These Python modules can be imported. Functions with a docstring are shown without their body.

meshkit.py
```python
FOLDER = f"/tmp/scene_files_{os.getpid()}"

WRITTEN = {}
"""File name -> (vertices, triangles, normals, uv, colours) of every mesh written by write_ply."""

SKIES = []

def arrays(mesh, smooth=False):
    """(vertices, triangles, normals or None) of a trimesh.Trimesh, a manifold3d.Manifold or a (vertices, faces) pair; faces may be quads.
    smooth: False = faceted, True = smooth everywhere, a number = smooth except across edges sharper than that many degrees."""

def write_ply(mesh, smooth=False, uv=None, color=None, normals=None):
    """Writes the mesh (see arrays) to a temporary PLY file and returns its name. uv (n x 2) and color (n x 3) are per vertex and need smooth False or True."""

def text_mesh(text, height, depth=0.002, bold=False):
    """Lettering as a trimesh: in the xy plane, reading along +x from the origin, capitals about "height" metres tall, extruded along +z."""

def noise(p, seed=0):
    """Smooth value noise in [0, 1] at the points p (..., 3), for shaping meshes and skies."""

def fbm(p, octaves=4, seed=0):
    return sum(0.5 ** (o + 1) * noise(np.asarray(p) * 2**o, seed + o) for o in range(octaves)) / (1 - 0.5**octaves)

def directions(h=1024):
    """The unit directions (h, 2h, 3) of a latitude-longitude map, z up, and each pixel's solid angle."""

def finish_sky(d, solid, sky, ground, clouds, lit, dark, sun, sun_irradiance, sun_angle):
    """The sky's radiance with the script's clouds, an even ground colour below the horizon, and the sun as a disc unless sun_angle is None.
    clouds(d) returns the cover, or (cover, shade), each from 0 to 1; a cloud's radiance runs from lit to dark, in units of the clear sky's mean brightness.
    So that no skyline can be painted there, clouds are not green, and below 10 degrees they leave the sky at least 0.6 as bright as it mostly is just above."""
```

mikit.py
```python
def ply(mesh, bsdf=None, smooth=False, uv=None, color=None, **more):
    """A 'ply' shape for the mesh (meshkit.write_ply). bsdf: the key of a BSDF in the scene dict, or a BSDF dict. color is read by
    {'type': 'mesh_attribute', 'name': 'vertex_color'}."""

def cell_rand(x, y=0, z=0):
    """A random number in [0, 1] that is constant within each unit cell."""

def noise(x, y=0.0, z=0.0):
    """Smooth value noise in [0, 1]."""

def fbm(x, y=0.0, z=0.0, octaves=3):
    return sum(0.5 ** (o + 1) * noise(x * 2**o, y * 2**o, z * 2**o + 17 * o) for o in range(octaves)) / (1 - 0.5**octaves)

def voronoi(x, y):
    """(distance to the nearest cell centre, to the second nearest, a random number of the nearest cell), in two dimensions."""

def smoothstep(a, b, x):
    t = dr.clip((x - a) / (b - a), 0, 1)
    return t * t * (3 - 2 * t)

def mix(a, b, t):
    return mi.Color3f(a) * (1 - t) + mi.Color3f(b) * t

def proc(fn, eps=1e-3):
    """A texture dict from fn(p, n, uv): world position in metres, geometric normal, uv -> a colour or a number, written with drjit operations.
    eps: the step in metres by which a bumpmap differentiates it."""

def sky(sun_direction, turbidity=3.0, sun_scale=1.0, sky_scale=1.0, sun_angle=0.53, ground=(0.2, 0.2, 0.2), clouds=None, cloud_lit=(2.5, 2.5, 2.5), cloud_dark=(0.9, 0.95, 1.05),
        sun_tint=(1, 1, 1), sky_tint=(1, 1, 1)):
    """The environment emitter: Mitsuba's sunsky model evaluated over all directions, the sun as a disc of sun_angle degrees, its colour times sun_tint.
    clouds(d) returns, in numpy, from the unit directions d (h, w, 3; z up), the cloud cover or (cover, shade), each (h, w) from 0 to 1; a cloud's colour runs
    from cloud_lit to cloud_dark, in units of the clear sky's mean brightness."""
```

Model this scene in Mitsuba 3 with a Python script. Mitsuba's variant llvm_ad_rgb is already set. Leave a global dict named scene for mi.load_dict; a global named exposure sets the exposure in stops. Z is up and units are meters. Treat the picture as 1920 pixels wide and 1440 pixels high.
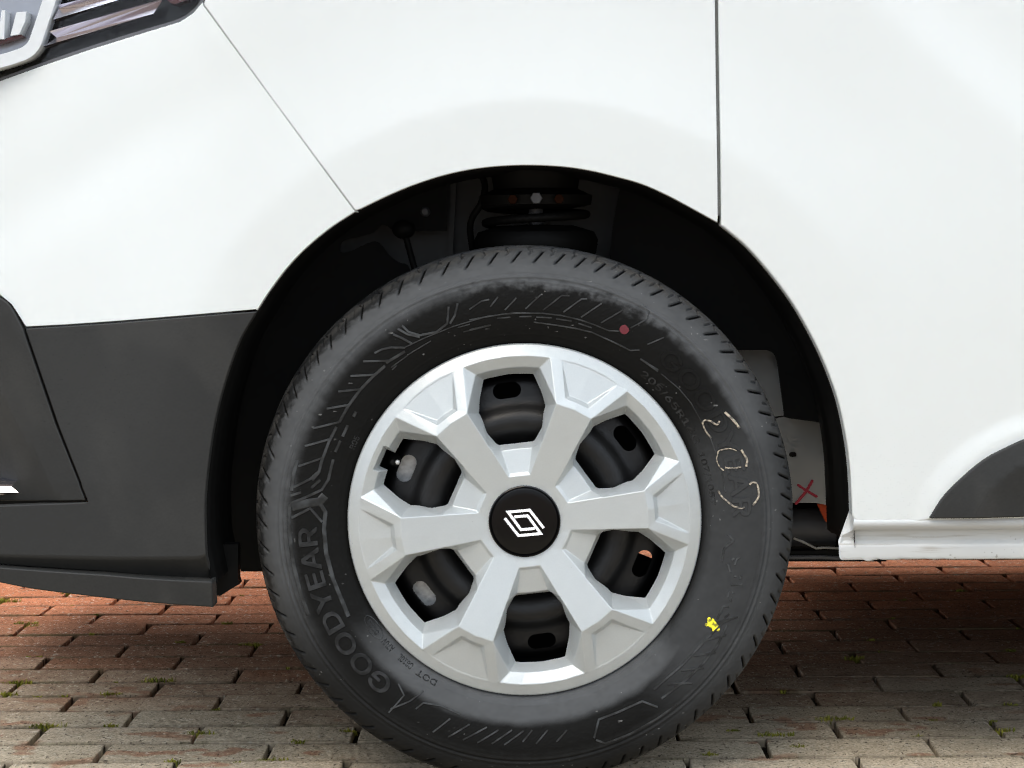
"""A white van's front wheel, arch and flank on a brick-paved yard, under a bright overcast sky. Metres, z up, x along the van, y into it."""
import math
import numpy as np
import trimesh
import shapely
import shapely.geometry as sg
import manifold3d as m3
import mitsuba as mi
import drjit as dr
import mikit
import meshkit
from scipy.spatial import Delaunay

T = mi.ScalarTransform4f
scene, labels = {}, {}

# ------------------------------------------------------------------ camera, sky, exposure
scene['camera'] = {'type': 'perspective', 'fov': 27.0566, 'fov_axis': 'x', 'near_clip': 0.05, 'far_clip': 2000.0,
                   'to_world': T().look_at(origin=[-0.005282, -2.628654, 0.661412], target=[-0.008714, -1.630433, 0.601892], up=[0.007126, 0.059543, 0.998200])}
scene['sky'] = mikit.sky([-0.30, -0.62, 0.80], turbidity=3, sun_scale=0.10, sky_scale=1.0, sun_angle=30, clouds=lambda d: (1.0, 1 - np.clip(d[..., 2], 0, 1)),
                         cloud_lit=(2.75, 3.06, 3.44), cloud_dark=(0.95, 1.05, 1.18))
exposure = 3.32

# ------------------------------------------------------------------ materials
def proc(fn, eps=1e-3):
    return mikit.proc(fn, eps)

def rgb(*c):
    return {'type': 'rgb', 'value': list(c)}

def two(b):
    return {'type': 'twosided', 'bsdf': b}

def principled(c, rough, **k):
    c = rgb(*c) if isinstance(c, tuple) else c
    return two({'type': 'principled', 'base_color': c, 'roughness': rough, **k})

def gloss(c, alpha, ior=1.49):
    c = rgb(*c) if isinstance(c, tuple) else c
    return two({'type': 'roughplastic', 'distribution': 'ggx', 'diffuse_reflectance': c, 'alpha': alpha, 'nonlinear': True, 'int_ior': ior})

U = 1 / 1510.0            # one unit of the wheel drawing, in metres
HUBZ = 0.334

def polar(p):
    x, z = p.x, p.z - HUBZ
    return dr.sqrt(x * x + z * z) / U, dr.atan2(z, x)

def band(a, b, s, v):
    return mikit.smoothstep(a - s, a + s, v) * (1 - mikit.smoothstep(b - s, b + s, v))

def white_fn(p, n, uv):
    d = mikit.fbm(p.x * 9, p.y * 9, p.z * 9, octaves=3)
    low = 1 - mikit.smoothstep(0.27, 0.55, p.z)
    s = mikit.smoothstep(0.74, 0.86, mikit.noise(p.x * 420, p.y * 420, p.z * 420)) * 0.05 * low
    return mikit.mix((0.800, 0.818, 0.812), (0.755, 0.768, 0.760), d * (0.15 + 0.35 * low)) * (1 - s)

def sill_fn(p, n, uv):
    streak = mikit.smoothstep(0.60, 0.80, mikit.fbm(p.x * 14, p.z * 240, p.y * 60, octaves=3)) * band(0.294, 0.316, 0.007, p.z)
    spot = mikit.smoothstep(0.84, 0.92, mikit.noise(p.x * 330, p.y * 330, p.z * 330)) * mikit.smoothstep(0.5, 0.7, mikit.noise(p.x * 30, 0.0, p.z * 60)) * (1 - mikit.smoothstep(0.31, 0.32, p.z))
    return mikit.mix(mikit.mix((0.73, 0.74, 0.735), (0.40, 0.36, 0.30), 0.55 * streak), (0.30, 0.27, 0.23), 0.7 * spot)

def clad_fn(p, n, uv):
    f = mikit.fbm(p.x * 6, p.y * 6, p.z * 6, octaves=4)
    s = mikit.smoothstep(0.86, 0.94, mikit.noise(p.x * 330, p.y * 330, p.z * 330)) * mikit.smoothstep(0.5, 0.7, f)
    wipe = mikit.smoothstep(0.5, 0.75, mikit.fbm(p.x * 16 + 3, p.y * 3, p.z * 9 + p.x * 5, octaves=3))
    g = mikit.noise(p.x * 420, p.y * 420, p.z * 420) * 0.5 + mikit.noise(p.x * 900, p.y * 900, p.z * 900) * 0.5
    return (0.84 + 0.32 * g) * mikit.mix(mikit.mix((0.0155, 0.0157, 0.0152), (0.0215, 0.0215, 0.0203), f), (0.036, 0.035, 0.032), 0.35 * wipe) * (1 - 0.35 * s)

def grain(p, n, uv):
    return mikit.noise(p.x * 600, p.y * 600, p.z * 600) * 0.00016

def rubber_fn(p, n, uv):
    r, a = polar(p)
    ca, sa = dr.cos(a), dr.sin(a)
    n1 = mikit.fbm(p.x * 42, p.y * 42, p.z * 42, octaves=4)
    n2 = mikit.fbm(p.x * 130 + 7, p.y * 130, p.z * 130, octaves=3)
    streak = mikit.fbm(a * 55, r * 0.02, 0.0, octaves=3)
    upper = mikit.smoothstep(-0.45, 0.25, sa - 0.30 * ca)
    left = mikit.smoothstep(0.0, -0.6, ca)
    right = mikit.smoothstep(0.35, 0.95, ca)
    low = mikit.smoothstep(0.46, 0.80, -sa + 0.12 * (n1 - 0.5))
    rag = 3 + 26 * mikit.smoothstep(0.80, 0.96, sa + 0.22 * ca)
    outer = mikit.smoothstep(431 - 6 * mikit.smoothstep(0.2, -0.5, ca), 455 + 6 * mikit.smoothstep(0.2, -0.5, ca), r + rag * (n2 - 0.5) + 7 * (n1 - 0.5) + 7 * (streak - 0.5)) * (0.12 + 0.88 * dr.maximum(upper, 0.62 * right))
    worn = mikit.smoothstep(486, 499, r + 22 * (n1 - 0.5) + 22 * (n2 - 0.5)) * left
    outer = outer * (1 - 0.80 * worn)
    inner = low * (1 - mikit.smoothstep(372, 392, r + 10 * (n1 - 0.5)))
    side = 0.46 * mikit.smoothstep(0.50, 0.80, ca) * (1 - mikit.smoothstep(0.25, 0.60, sa)) * band(342, 520, 14, r)
    d = dr.clip(dr.maximum(dr.maximum(outer, 0.95 * inner), side), 0, 1) * (0.86 + 0.22 * (n2 - 0.5) + 0.20 * (n1 - 0.5))
    # shade painted into the shoulder sipes: colour drops to clean black rubber
    pt = 2 * math.pi / 74
    ph = (a + 6.2831853 - math.radians(1.75) * (495 - r) / 18 + math.radians(1.1) * dr.sin(a * 5)) / pt
    sipe = (1 - mikit.smoothstep(1.5, 3.0, dr.abs(ph - dr.round(ph)) * pt * r)) * band(486, 506, 2, r)
    d = d * (1 - 0.95 * sipe)
    tread = mikit.smoothstep(497, 506, r)
    c = mikit.mix((0.0062, 0.0062, 0.0059), (0.080, 0.083, 0.086), d)
    c = mikit.mix(c, (0.070, 0.067, 0.062), 0.75 * tread * (1 - sipe) * mikit.smoothstep(0.42, 0.62, n1) * (0.4 + 0.6 * upper))
    fleck = mikit.smoothstep(0.865, 0.91, mikit.noise(p.x * 260, p.y * 260, p.z * 260)) * mikit.smoothstep(0.55, 0.7, n1)
    return mikit.mix(c, (0.20, 0.20, 0.195), 0.55 * fleck)

def rubber_rough(p, n, uv):
    return 0.52 + 0.26 * mikit.fbm(p.x * 60, p.y * 60, p.z * 60, octaves=2)

def rubber_bump(p, n, uv):
    r, a = polar(p)
    return (mikit.fbm(p.x * 230, p.y * 230, p.z * 230, octaves=3) * 0.0006 + mikit.noise(p.x * 900, p.y * 900, p.z * 900) * 0.00012
            + 0.00010 * dr.sin(a * 900) * band(424, 446, 4, r))

def relief_fn(p, n, uv):
    r, a = polar(p)
    n1 = mikit.fbm(p.x * 70, p.y * 70, p.z * 70, octaves=3)
    k = mikit.smoothstep(0.3, 0.75, n1)
    return mikit.mix((0.017, 0.0175, 0.0175), (0.050, 0.053, 0.055), k)

def letter_fn(p, n, uv):
    n1 = mikit.fbm(p.x * 90, p.y * 90, p.z * 90, octaves=3)
    return mikit.mix((0.010, 0.0102, 0.0102), (0.028, 0.029, 0.030), mikit.smoothstep(0.3, 0.7, n1))

def silver_fn(p, n, uv):
    f = mikit.noise(p.x * 1500, p.y * 1500, p.z * 1500)
    g = mikit.fbm(p.x * 25, p.y * 25, p.z * 25, octaves=3)
    return mikit.mix((0.392, 0.416, 0.418), (0.450, 0.476, 0.478), 0.5 * f + 0.5 * g)

def steel_black_fn(p, n, uv):
    f = mikit.fbm(p.x * 60, p.y * 60, p.z * 60, octaves=3)
    return mikit.mix((0.005, 0.005, 0.0055), (0.014, 0.014, 0.015), f)

def dull_metal_fn(p, n, uv):
    f = mikit.fbm(p.x * 180, p.y * 180, p.z * 180, octaves=3)
    return mikit.mix((0.34, 0.34, 0.33), (0.72, 0.73, 0.72), f)

def rust_fn(p, n, uv):
    f = mikit.fbm(p.x * 90, p.y * 90, p.z * 90, octaves=4)
    return mikit.mix((0.10, 0.035, 0.015), (0.34, 0.13, 0.05), f)

def inner_fn(p, n, uv):
    f = mikit.fbm(p.x * 11, p.y * 11, p.z * 11, octaves=4)
    return mikit.mix((0.68, 0.69, 0.68), (0.52, 0.52, 0.50), f) 

def liner_fn(p, n, uv):
    f = mikit.fbm(p.x * 22, p.y * 22, p.z * 22, octaves=3)
    return mikit.mix((0.003, 0.003, 0.003), (0.007, 0.007, 0.0066), f)

PITCH_X, PITCH_Y, ROW0, COL0 = 0.2228, 0.1065, 0.1425, -0.3465   # one paver with its joint, and where the bond starts

def paver_id(p):
    row = dr.floor((p.y - ROW0) / PITCH_Y)
    odd = row - 2 * dr.floor(row / 2)
    col = dr.floor((p.x - COL0 + 0.5 * PITCH_X * odd) / PITCH_X)
    return row, col

def paver_fn(p, n, uv):
    row, col = paver_id(p)
    k, k2 = mikit.cell_rand(row, col, 3), mikit.cell_rand(row, col, 8)
    big = mikit.fbm(p.x * 5, p.y * 5, 0.3, octaves=3)
    mid = mikit.fbm(p.x * 38, p.y * 38, 0.7, octaves=4)
    fine = mikit.noise(p.x * 420, p.y * 420, 0.0)
    speck = mikit.noise(p.x * 210 + 5, p.y * 210, 1.0)
    # grey wear in front; darker red further in also paints shade under the van
    wear_and_light = 1 - mikit.smoothstep(0.22, 1.00, p.y + 0.36 * (big - 0.5) + 0.20 * (k2 - 0.5) + 0.22 * (mid - 0.5))
    far_light = mikit.smoothstep(0.95, 1.55, p.y + 0.3 * (big - 0.5))  # far pavers brightened and warmed: light beyond the van painted into the colour
    red = mikit.mix((0.255, 0.108, 0.058), (0.165, 0.074, 0.043), mid) * (1 + far_light * mi.Color3f(0.85, 0.34, 0.02))
    grey = mikit.mix((0.500, 0.430, 0.325), (0.340, 0.284, 0.205), mid)
    c = mikit.mix(red, grey, 0.10 + 0.88 * wear_and_light) * (0.86 + 0.28 * k)
    stain = mikit.smoothstep(0.66, 0.76, mikit.fbm(p.x * 15 + 2.2, p.y * 26, 4.0, octaves=2)) * mikit.smoothstep(0.45, 0.6, mid + 0.2 * k)
    c = mikit.mix(c, (0.26, 0.090, 0.040), 0.55 * stain * (0.3 + 0.7 * wear_and_light))
    c = mikit.mix(c, (0.62, 0.57, 0.47), 0.55 * mikit.smoothstep(0.80, 0.92, speck))
    c = mikit.mix(c, (0.040, 0.032, 0.024), 0.70 * mikit.smoothstep(0.80, 0.90, mikit.noise(p.x * 260, p.y * 260, 9.0)))
    # lichen and dirt gather along the joints
    fy = (p.y - ROW0) / PITCH_Y
    edge = dr.abs(fy - dr.floor(fy) - 0.5) * 2
    moss = mikit.smoothstep(0.80, 1.0, edge) * mikit.smoothstep(0.50, 0.70, mikit.fbm(p.x * 20, p.y * 20, 2.0, octaves=3))
    c = mikit.mix(c, (0.105, 0.100, 0.035), 0.55 * moss)
    dirt = mikit.smoothstep(0.72, 1.0, edge + 0.3 * (mid - 0.5))
    return mikit.mix(c, (0.085, 0.066, 0.048), 0.50 * dirt) * (0.72 + 0.56 * fine)

def paver_bump(p, n, uv):
    return mikit.fbm(p.x * 150, p.y * 150, p.z * 150, octaves=4) * 0.0042

def bed_fn(p, n, uv):
    f = mikit.fbm(p.x * 60, p.y * 60, 0.0, octaves=3)
    return mikit.mix((0.020, 0.016, 0.012), (0.060, 0.050, 0.036), f)

def ground_fn(p, n, uv):
    f = mikit.fbm(p.x * 3, p.y * 3, 0.0, octaves=4)
    return mikit.mix((0.21, 0.15, 0.11), (0.30, 0.24, 0.19), f)

def moss_fn(p, n, uv):
    f = mikit.noise(p.x * 90, p.y * 90, p.z * 90)
    return mikit.mix((0.10, 0.115, 0.020), (0.30, 0.27, 0.045), f)

def chalk_fn(p, n, uv):
    f = mikit.smoothstep(0.30, 0.72, mikit.fbm(p.x * 420, p.y * 420, p.z * 420, octaves=3) + 0.25 * (mikit.noise(p.x * 60, p.y * 60, p.z * 60) - 0.4))
    return mikit.mix((0.09, 0.085, 0.08), (0.46, 0.40, 0.31), f)

def yellow_fn(p, n, uv):
    f = mikit.smoothstep(0.40, 0.58, mikit.fbm(p.x * 210 + 4, p.y * 210, p.z * 210, octaves=2))
    return mikit.mix((0.20, 0.18, 0.015), (0.80, 0.70, 0.02), f)

def orange_fn(p, n, uv):
    return mikit.mix((0.85, 0.10, 0.008), (0.70, 0.075, 0.006), mikit.noise(p.x * 60, p.y * 60, p.z * 60))

M = {
    'white_paint': gloss(proc(white_fn), 0.05),
    'sill_paint': gloss(proc(sill_fn), 0.12),
    'cladding_plastic': two({'type': 'bumpmap', 'arbitrary': proc(grain, 4e-4), 'scale': 1.0, 'bsdf': {'type': 'principled', 'base_color': proc(clad_fn), 'roughness': 0.52, 'specular': 0.26}}),
    'liner_plastic': principled(proc(liner_fn), 0.55, specular=0.10),
    'gloss_black': gloss((0.004, 0.004, 0.0045), 0.02, 1.32),
    'silver_paint': principled(proc(silver_fn), 0.33, metallic=0.30, specular=0.5, clearcoat=0.4, clearcoat_gloss=0.8),
    'rim_black': gloss(proc(steel_black_fn), 0.20, 1.42),
    'rubber': two({'type': 'bumpmap', 'arbitrary': proc(rubber_bump, 5e-4), 'scale': 1.0, 'bsdf': {'type': 'principled', 'base_color': proc(rubber_fn), 'roughness': proc(rubber_rough), 'specular': 0.09}}),
    'relief_rubber': principled(proc(relief_fn), 0.5, specular=0.2),
    'letter_rubber': principled(proc(letter_fn), 0.5, specular=0.15),
    'chrome': two({'type': 'roughconductor', 'material': 'Cr', 'alpha': 0.06}),
    'lens_glass': {'type': 'thindielectric', 'int_ior': 1.22},
    'light_guide': gloss((0.84, 0.86, 0.87), 0.18),
    'reflector': principled((0.30, 0.31, 0.34), 0.25, metallic=0.7),
    'dull_metal': principled(proc(dull_metal_fn), 0.42, metallic=0.6),
    'rust': principled(proc(rust_fn), 0.8),
    'inner_paint': gloss(proc(inner_fn), 0.35),
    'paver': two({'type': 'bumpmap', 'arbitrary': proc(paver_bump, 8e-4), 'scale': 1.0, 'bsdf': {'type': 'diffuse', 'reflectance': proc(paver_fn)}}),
    'bed': two({'type': 'diffuse', 'reflectance': proc(bed_fn)}),
    'ground': two({'type': 'diffuse', 'reflectance': proc(ground_fn)}),
    'moss': two({'type': 'diffuse', 'reflectance': proc(moss_fn)}),
    'chalk': two({'type': 'diffuse', 'reflectance': proc(chalk_fn)}),
    'marker_red': principled((0.36, 0.014, 0.035), 0.5),
    'paint_red': principled((0.115, 0.012, 0.020), 0.7),
    'paint_yellow': principled(proc(yellow_fn), 0.6),
    'shaded_wall': gloss((0.11, 0.115, 0.112), 0.30),  # inner wall colour darkened to carry the shade up in the arch
    'old_bolt': principled((0.022, 0.007, 0.003), 0.7, specular=0.05),
    'orange': principled(proc(orange_fn), 0.5),
    'emblem_white': principled((0.82, 0.83, 0.83), 0.35, clearcoat=0.5),
    'amber': principled((0.045, 0.005, 0.004), 0.3),
    'gasket': principled((0.075, 0.078, 0.085), 0.5),
}
scene.update({k + '_mat': v for k, v in M.items()})

# ------------------------------------------------------------------ helpers
def put(key, mesh, bsdf, smooth=False, label=None, normals=None, **more):
    if normals is not None:
        path = meshkit.write_ply(mesh, False, normals=normals)
        scene[key] = {'type': 'ply', 'filename': path, 'face_normals': False, 'bsdf': {'type': 'ref', 'id': bsdf + '_mat'}}
    else:
        scene[key] = mikit.ply(mesh, bsdf + '_mat', smooth=smooth)
    d = dict(more)
    if label:
        d['label'] = label
    if d:
        labels[key] = d

def join(ms):
    return trimesh.util.concatenate(ms)

def densify(pts, step, closed=True):
    pts = np.asarray(pts, float)
    nxt = np.roll(pts, -1, 0) if closed else pts[1:]
    out = []
    for a, b in zip(pts if closed else pts[:-1], nxt):
        k = max(1, int(math.ceil(np.linalg.norm(b - a) / step)))
        out += [a + (b - a) * i / k for i in range(k)]
    if not closed:
        out.append(pts[-1])
    return np.array(out)

def spline(pts, step=0.006):
    """A smooth curve through the points (centripetal Catmull-Rom), sampled about every step metres."""
    p = np.asarray(pts, float)
    p = np.vstack([2 * p[0] - p[1], p, 2 * p[-1] - p[-2]])
    out = []
    for i in range(1, len(p) - 2):
        k = max(2, int(np.linalg.norm(p[i + 1] - p[i]) / step))
        t = np.linspace(0, 1, k, endpoint=False)[:, None]
        a, b, c, d = p[i - 1], p[i], p[i + 1], p[i + 2]
        out.append(0.5 * (2 * b + (c - a) * t + (2 * a - 5 * b + 4 * c - d) * t ** 2 + (3 * b - a - 3 * c + d) * t ** 3))
    return np.vstack(out + [p[-2:-1]])

def prism(poly, y0, y1, roll=0.0):
    """A solid plate: the outline (x, z) extruded from y0 (front) to y1."""
    if not hasattr(poly, 'geom_type'):
        poly = sg.Polygon(poly).buffer(0)
    out = []
    for g in getattr(poly, 'geoms', [poly]):
        m = trimesh.creation.extrude_polygon(g, y1 - y0, engine='earcut')
        v = m.vertices
        out.append(trimesh.Trimesh(np.column_stack([v[:, 0], y1 - v[:, 2], v[:, 1]]), m.faces, process=False))
    return join(out)

def lathe_y(profile, n=96, centre=(0.0, HUBZ), a0=0.0):
    """(radius, y) pairs turned about an axis along y."""
    pr = np.asarray(profile, float)
    a = np.linspace(0, 2 * np.pi, n, endpoint=False) + a0
    v = np.stack([centre[0] + np.outer(np.cos(a), pr[:, 0]), np.tile(pr[:, 1], (n, 1)), centre[1] + np.outer(np.sin(a), pr[:, 0])], -1).reshape(-1, 3)
    k = len(pr)
    i, j = np.meshgrid(np.arange(n), np.arange(k - 1), indexing='ij')
    q = np.stack([i * k + j, i * k + j + 1, (i + 1) % n * k + j + 1, (i + 1) % n * k + j], -1).reshape(-1, 4)
    return trimesh.Trimesh(v, np.vstack([q[:, [0, 1, 2]], q[:, [0, 2, 3]]]), process=False)

def lathe_z(profile, centre, n=64):
    """(radius, z) pairs turned about an upright axis at centre (x, y)."""
    m = lathe_y(profile, n, (0, 0))
    v = m.vertices
    return trimesh.Trimesh(np.column_stack([v[:, 0] + centre[0], v[:, 2] + centre[1], v[:, 1]]), m.faces, process=False)

def tube(pts, r, n=10):
    pts = np.asarray(pts, float)
    ms = []
    for a, b in zip(pts[:-1], pts[1:]):
        ms.append(trimesh.creation.cylinder(r, segment=[a, b], sections=n))
        ms.append(trimesh.creation.icosphere(1, r).apply_translation(b))
    return join(ms)

# BODY-BEGIN
AX, AZ = 0.0110, 0.3869                       # the centre of the wheel-arch opening

def sstep(a, b, v):
    t = np.clip((v - a) / (b - a), 0, 1)
    return t * t * (3 - 2 * t)

def S(x, z):
    """The van's flank: depth y over (x, z). Bowed, turning in towards the nose, with a flared arch and a swage that falls across the door."""
    x, z = np.asarray(x, float), np.asarray(z, float)
    y = -0.036 + 0.020 * (z - 0.55) ** 2
    y = y + 0.42 * np.clip(-x - 0.34, 0, None) ** 2 + 1.6 * np.clip(-x - 0.74, 0, None) ** 2
    rho = np.hypot(x - AX, z - AZ)
    ang = np.arctan2(z - AZ, x - AX)
    lift = np.clip(np.sin(ang), 0, 1) ** 0.7 * sstep(0.30, 0.95, ang) + 0.35 * sstep(2.6, 3.0, ang)
    t = 0.5 * (rho - 0.4660 + np.hypot(rho - 0.4660, 0.005))
    width = 0.118
    ramp = np.where(t < width, t - 0.5 * t * t / width * 0.75, width * 0.625 + (t - width) * 0.25 * np.exp(-(t - width) / 0.03))
    y = y + 0.128 * ramp * lift
    # swage on the door: a crisp lower crease, above which the sheet leans back and then runs level again
    e = (x - 0.4145) * 0.648 + (z - 0.9737) * 0.762
    w = sstep(0.30, 0.50, x)
    e = 0.5 * (e + np.hypot(e, 0.007))
    y = y + w * 0.135 * (e - 0.5 * (e - 0.055 + np.hypot(e - 0.055, 0.025))) * sstep(-0.1, 0.6, x)
    # soft undulation over the bumper corner
    y = y + 0.0035 * np.exp(-(((z - 0.735) - 0.55 * (x + 0.60)) / 0.055) ** 2) * sstep(-0.25, -0.5, x)
    y = y + 0.075 * (z - 0.62) * sstep(-0.30, -0.48, x)
    # hollow round the door moulding
    q = np.hypot((x - 0.72) / 0.27, (z - 0.327) / 0.17)
    y = y - 0.0034 * sstep(0, 0.13, 0.925 - q) * sstep(0.40, 0.50, x)
    return y

FOLDZ = 0.300
def S_cladding(x, z):
    return S(x, z) - 0.002 + 0.85 * np.clip(FOLDZ - np.asarray(z, float), 0, 0.2)
# BODY-END

def normal_of(surf, x, z, e=5e-4):
    sx, sz = (surf(x + e, z) - surf(x - e, z)) / (2 * e), (surf(x, z + e) - surf(x, z - e)) / (2 * e)
    n = np.stack([sx, -np.ones_like(sx), sz], -1)
    return n / np.linalg.norm(n, axis=-1, keepdims=True)

def panel(poly, surf, roll=0.003, flange=0.014, grid=0.0065, step=0.005):
    """A pressed sheet over the outline (x, z): the surface surf with rolled edges and a return flange. Returns mesh and normals."""
    ring = densify(np.array(sg.polygon.orient(sg.Polygon(poly)).exterior.coords)[:-1], step)
    tan = np.roll(ring, -1, 0) - np.roll(ring, 1, 0)
    tan /= np.linalg.norm(tan, axis=1, keepdims=True) + 1e-12
    out = np.column_stack([tan[:, 1], -tan[:, 0]])
    n = len(ring)
    vs, ns = [], []
    for phi, extra in ((90, flange), (90, 0), (62, 0), (35, 0), (14, 0), (0, 0)):
        f = math.radians(phi)
        q = ring - out * roll * (1 - math.sin(f))
        vs.append(np.column_stack([q[:, 0], surf(q[:, 0], q[:, 1]) + roll * (1 - math.cos(f)) + extra, q[:, 1]]))
        nn = normal_of(surf, q[:, 0], q[:, 1]) * math.cos(f) + np.column_stack([out[:, 0], np.zeros(n), out[:, 1]]) * math.sin(f)
        ns.append(nn / np.linalg.norm(nn, axis=1, keepdims=True))
    inner = ring - out * roll
    ip = sg.Polygon(inner).buffer(0)
    x0, z0, x1, z1 = ip.bounds
    gx, gz = np.meshgrid(np.arange(x0, x1, grid), np.arange(z0, z1, grid))
    gx = gx + (np.arange(gx.shape[0]) % 2)[:, None] * grid / 2
    g = np.column_stack([gx.ravel(), gz.ravel()])
    g = g[shapely.contains_xy(ip.buffer(-0.6 * step), g[:, 0], g[:, 1])]
    pts = np.vstack([inner, g])
    tri = Delaunay(pts).simplices
    c = pts[tri].mean(1)
    tri = tri[shapely.contains_xy(ip.buffer(1e-6), c[:, 0], c[:, 1])]
    a = pts[tri]
    e1, e2 = a[:, 1] - a[:, 0], a[:, 2] - a[:, 0]
    area = e1[:, 0] * e2[:, 1] - e1[:, 1] * e2[:, 0]
    tri = np.where(area[:, None] < 0, tri[:, ::-1], tri)[np.abs(area) > 1e-10]
    base = 5 * n
    tri = tri + base
    vs.append(np.column_stack([g[:, 0], surf(g[:, 0], g[:, 1]), g[:, 1]]))
    ns.append(normal_of(surf, g[:, 0], g[:, 1]))
    i = np.arange(n)
    strips = [np.vstack([np.column_stack([k * n + i, k * n + (i + 1) % n, (k + 1) * n + (i + 1) % n]), np.column_stack([k * n + i, (k + 1) * n + (i + 1) % n, (k + 1) * n + i])]) for k in range(5)]
    return (np.vstack(vs), np.vstack(strips + [tri])), np.vstack(ns)

def put_panel(key, poly, surf, bsdf, label=None, **k):
    mesh, nn = panel(poly, surf, **k)
    put(key, mesh, bsdf, normals=nn, label=label)

VAN = 'cargo_van'
labels[VAN] = {'label': 'white cargo van seen at its front left wheel, parked on brick paving', 'category': 'van'}
def K(*names):
    return '__'.join((VAN,) + names)

# ------------------------------------------------------------------ the setting: ground, paving bed, pavers
def sheet(x0, x1, y0, y1, z, nx=1, ny=1):
    gx, gy = np.meshgrid(np.linspace(x0, x1, nx + 1), np.linspace(y0, y1, ny + 1))
    v = np.column_stack([gx.ravel(), gy.ravel(), np.full(gx.size, z)])
    i, j = np.meshgrid(np.arange(nx), np.arange(ny))
    a = (j * (nx + 1) + i).ravel()
    return trimesh.Trimesh(v, np.vstack([np.column_stack([a, a + 1, a + nx + 2]), np.column_stack([a, a + nx + 2, a + nx + 1])]), process=False)

put('ground', sheet(-600, 600, -600, 600, -0.018, 4, 4), 'ground', kind='structure', label='brick-coloured yard around the paving, reaching to the horizon')
put('pavement', sheet(-3.6, 5.2, -2.2, 4.2, -0.011), 'bed', kind='structure', label='yard paved in running bond with red-brown and grey brick pavers, dark sand in the joints')

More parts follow.
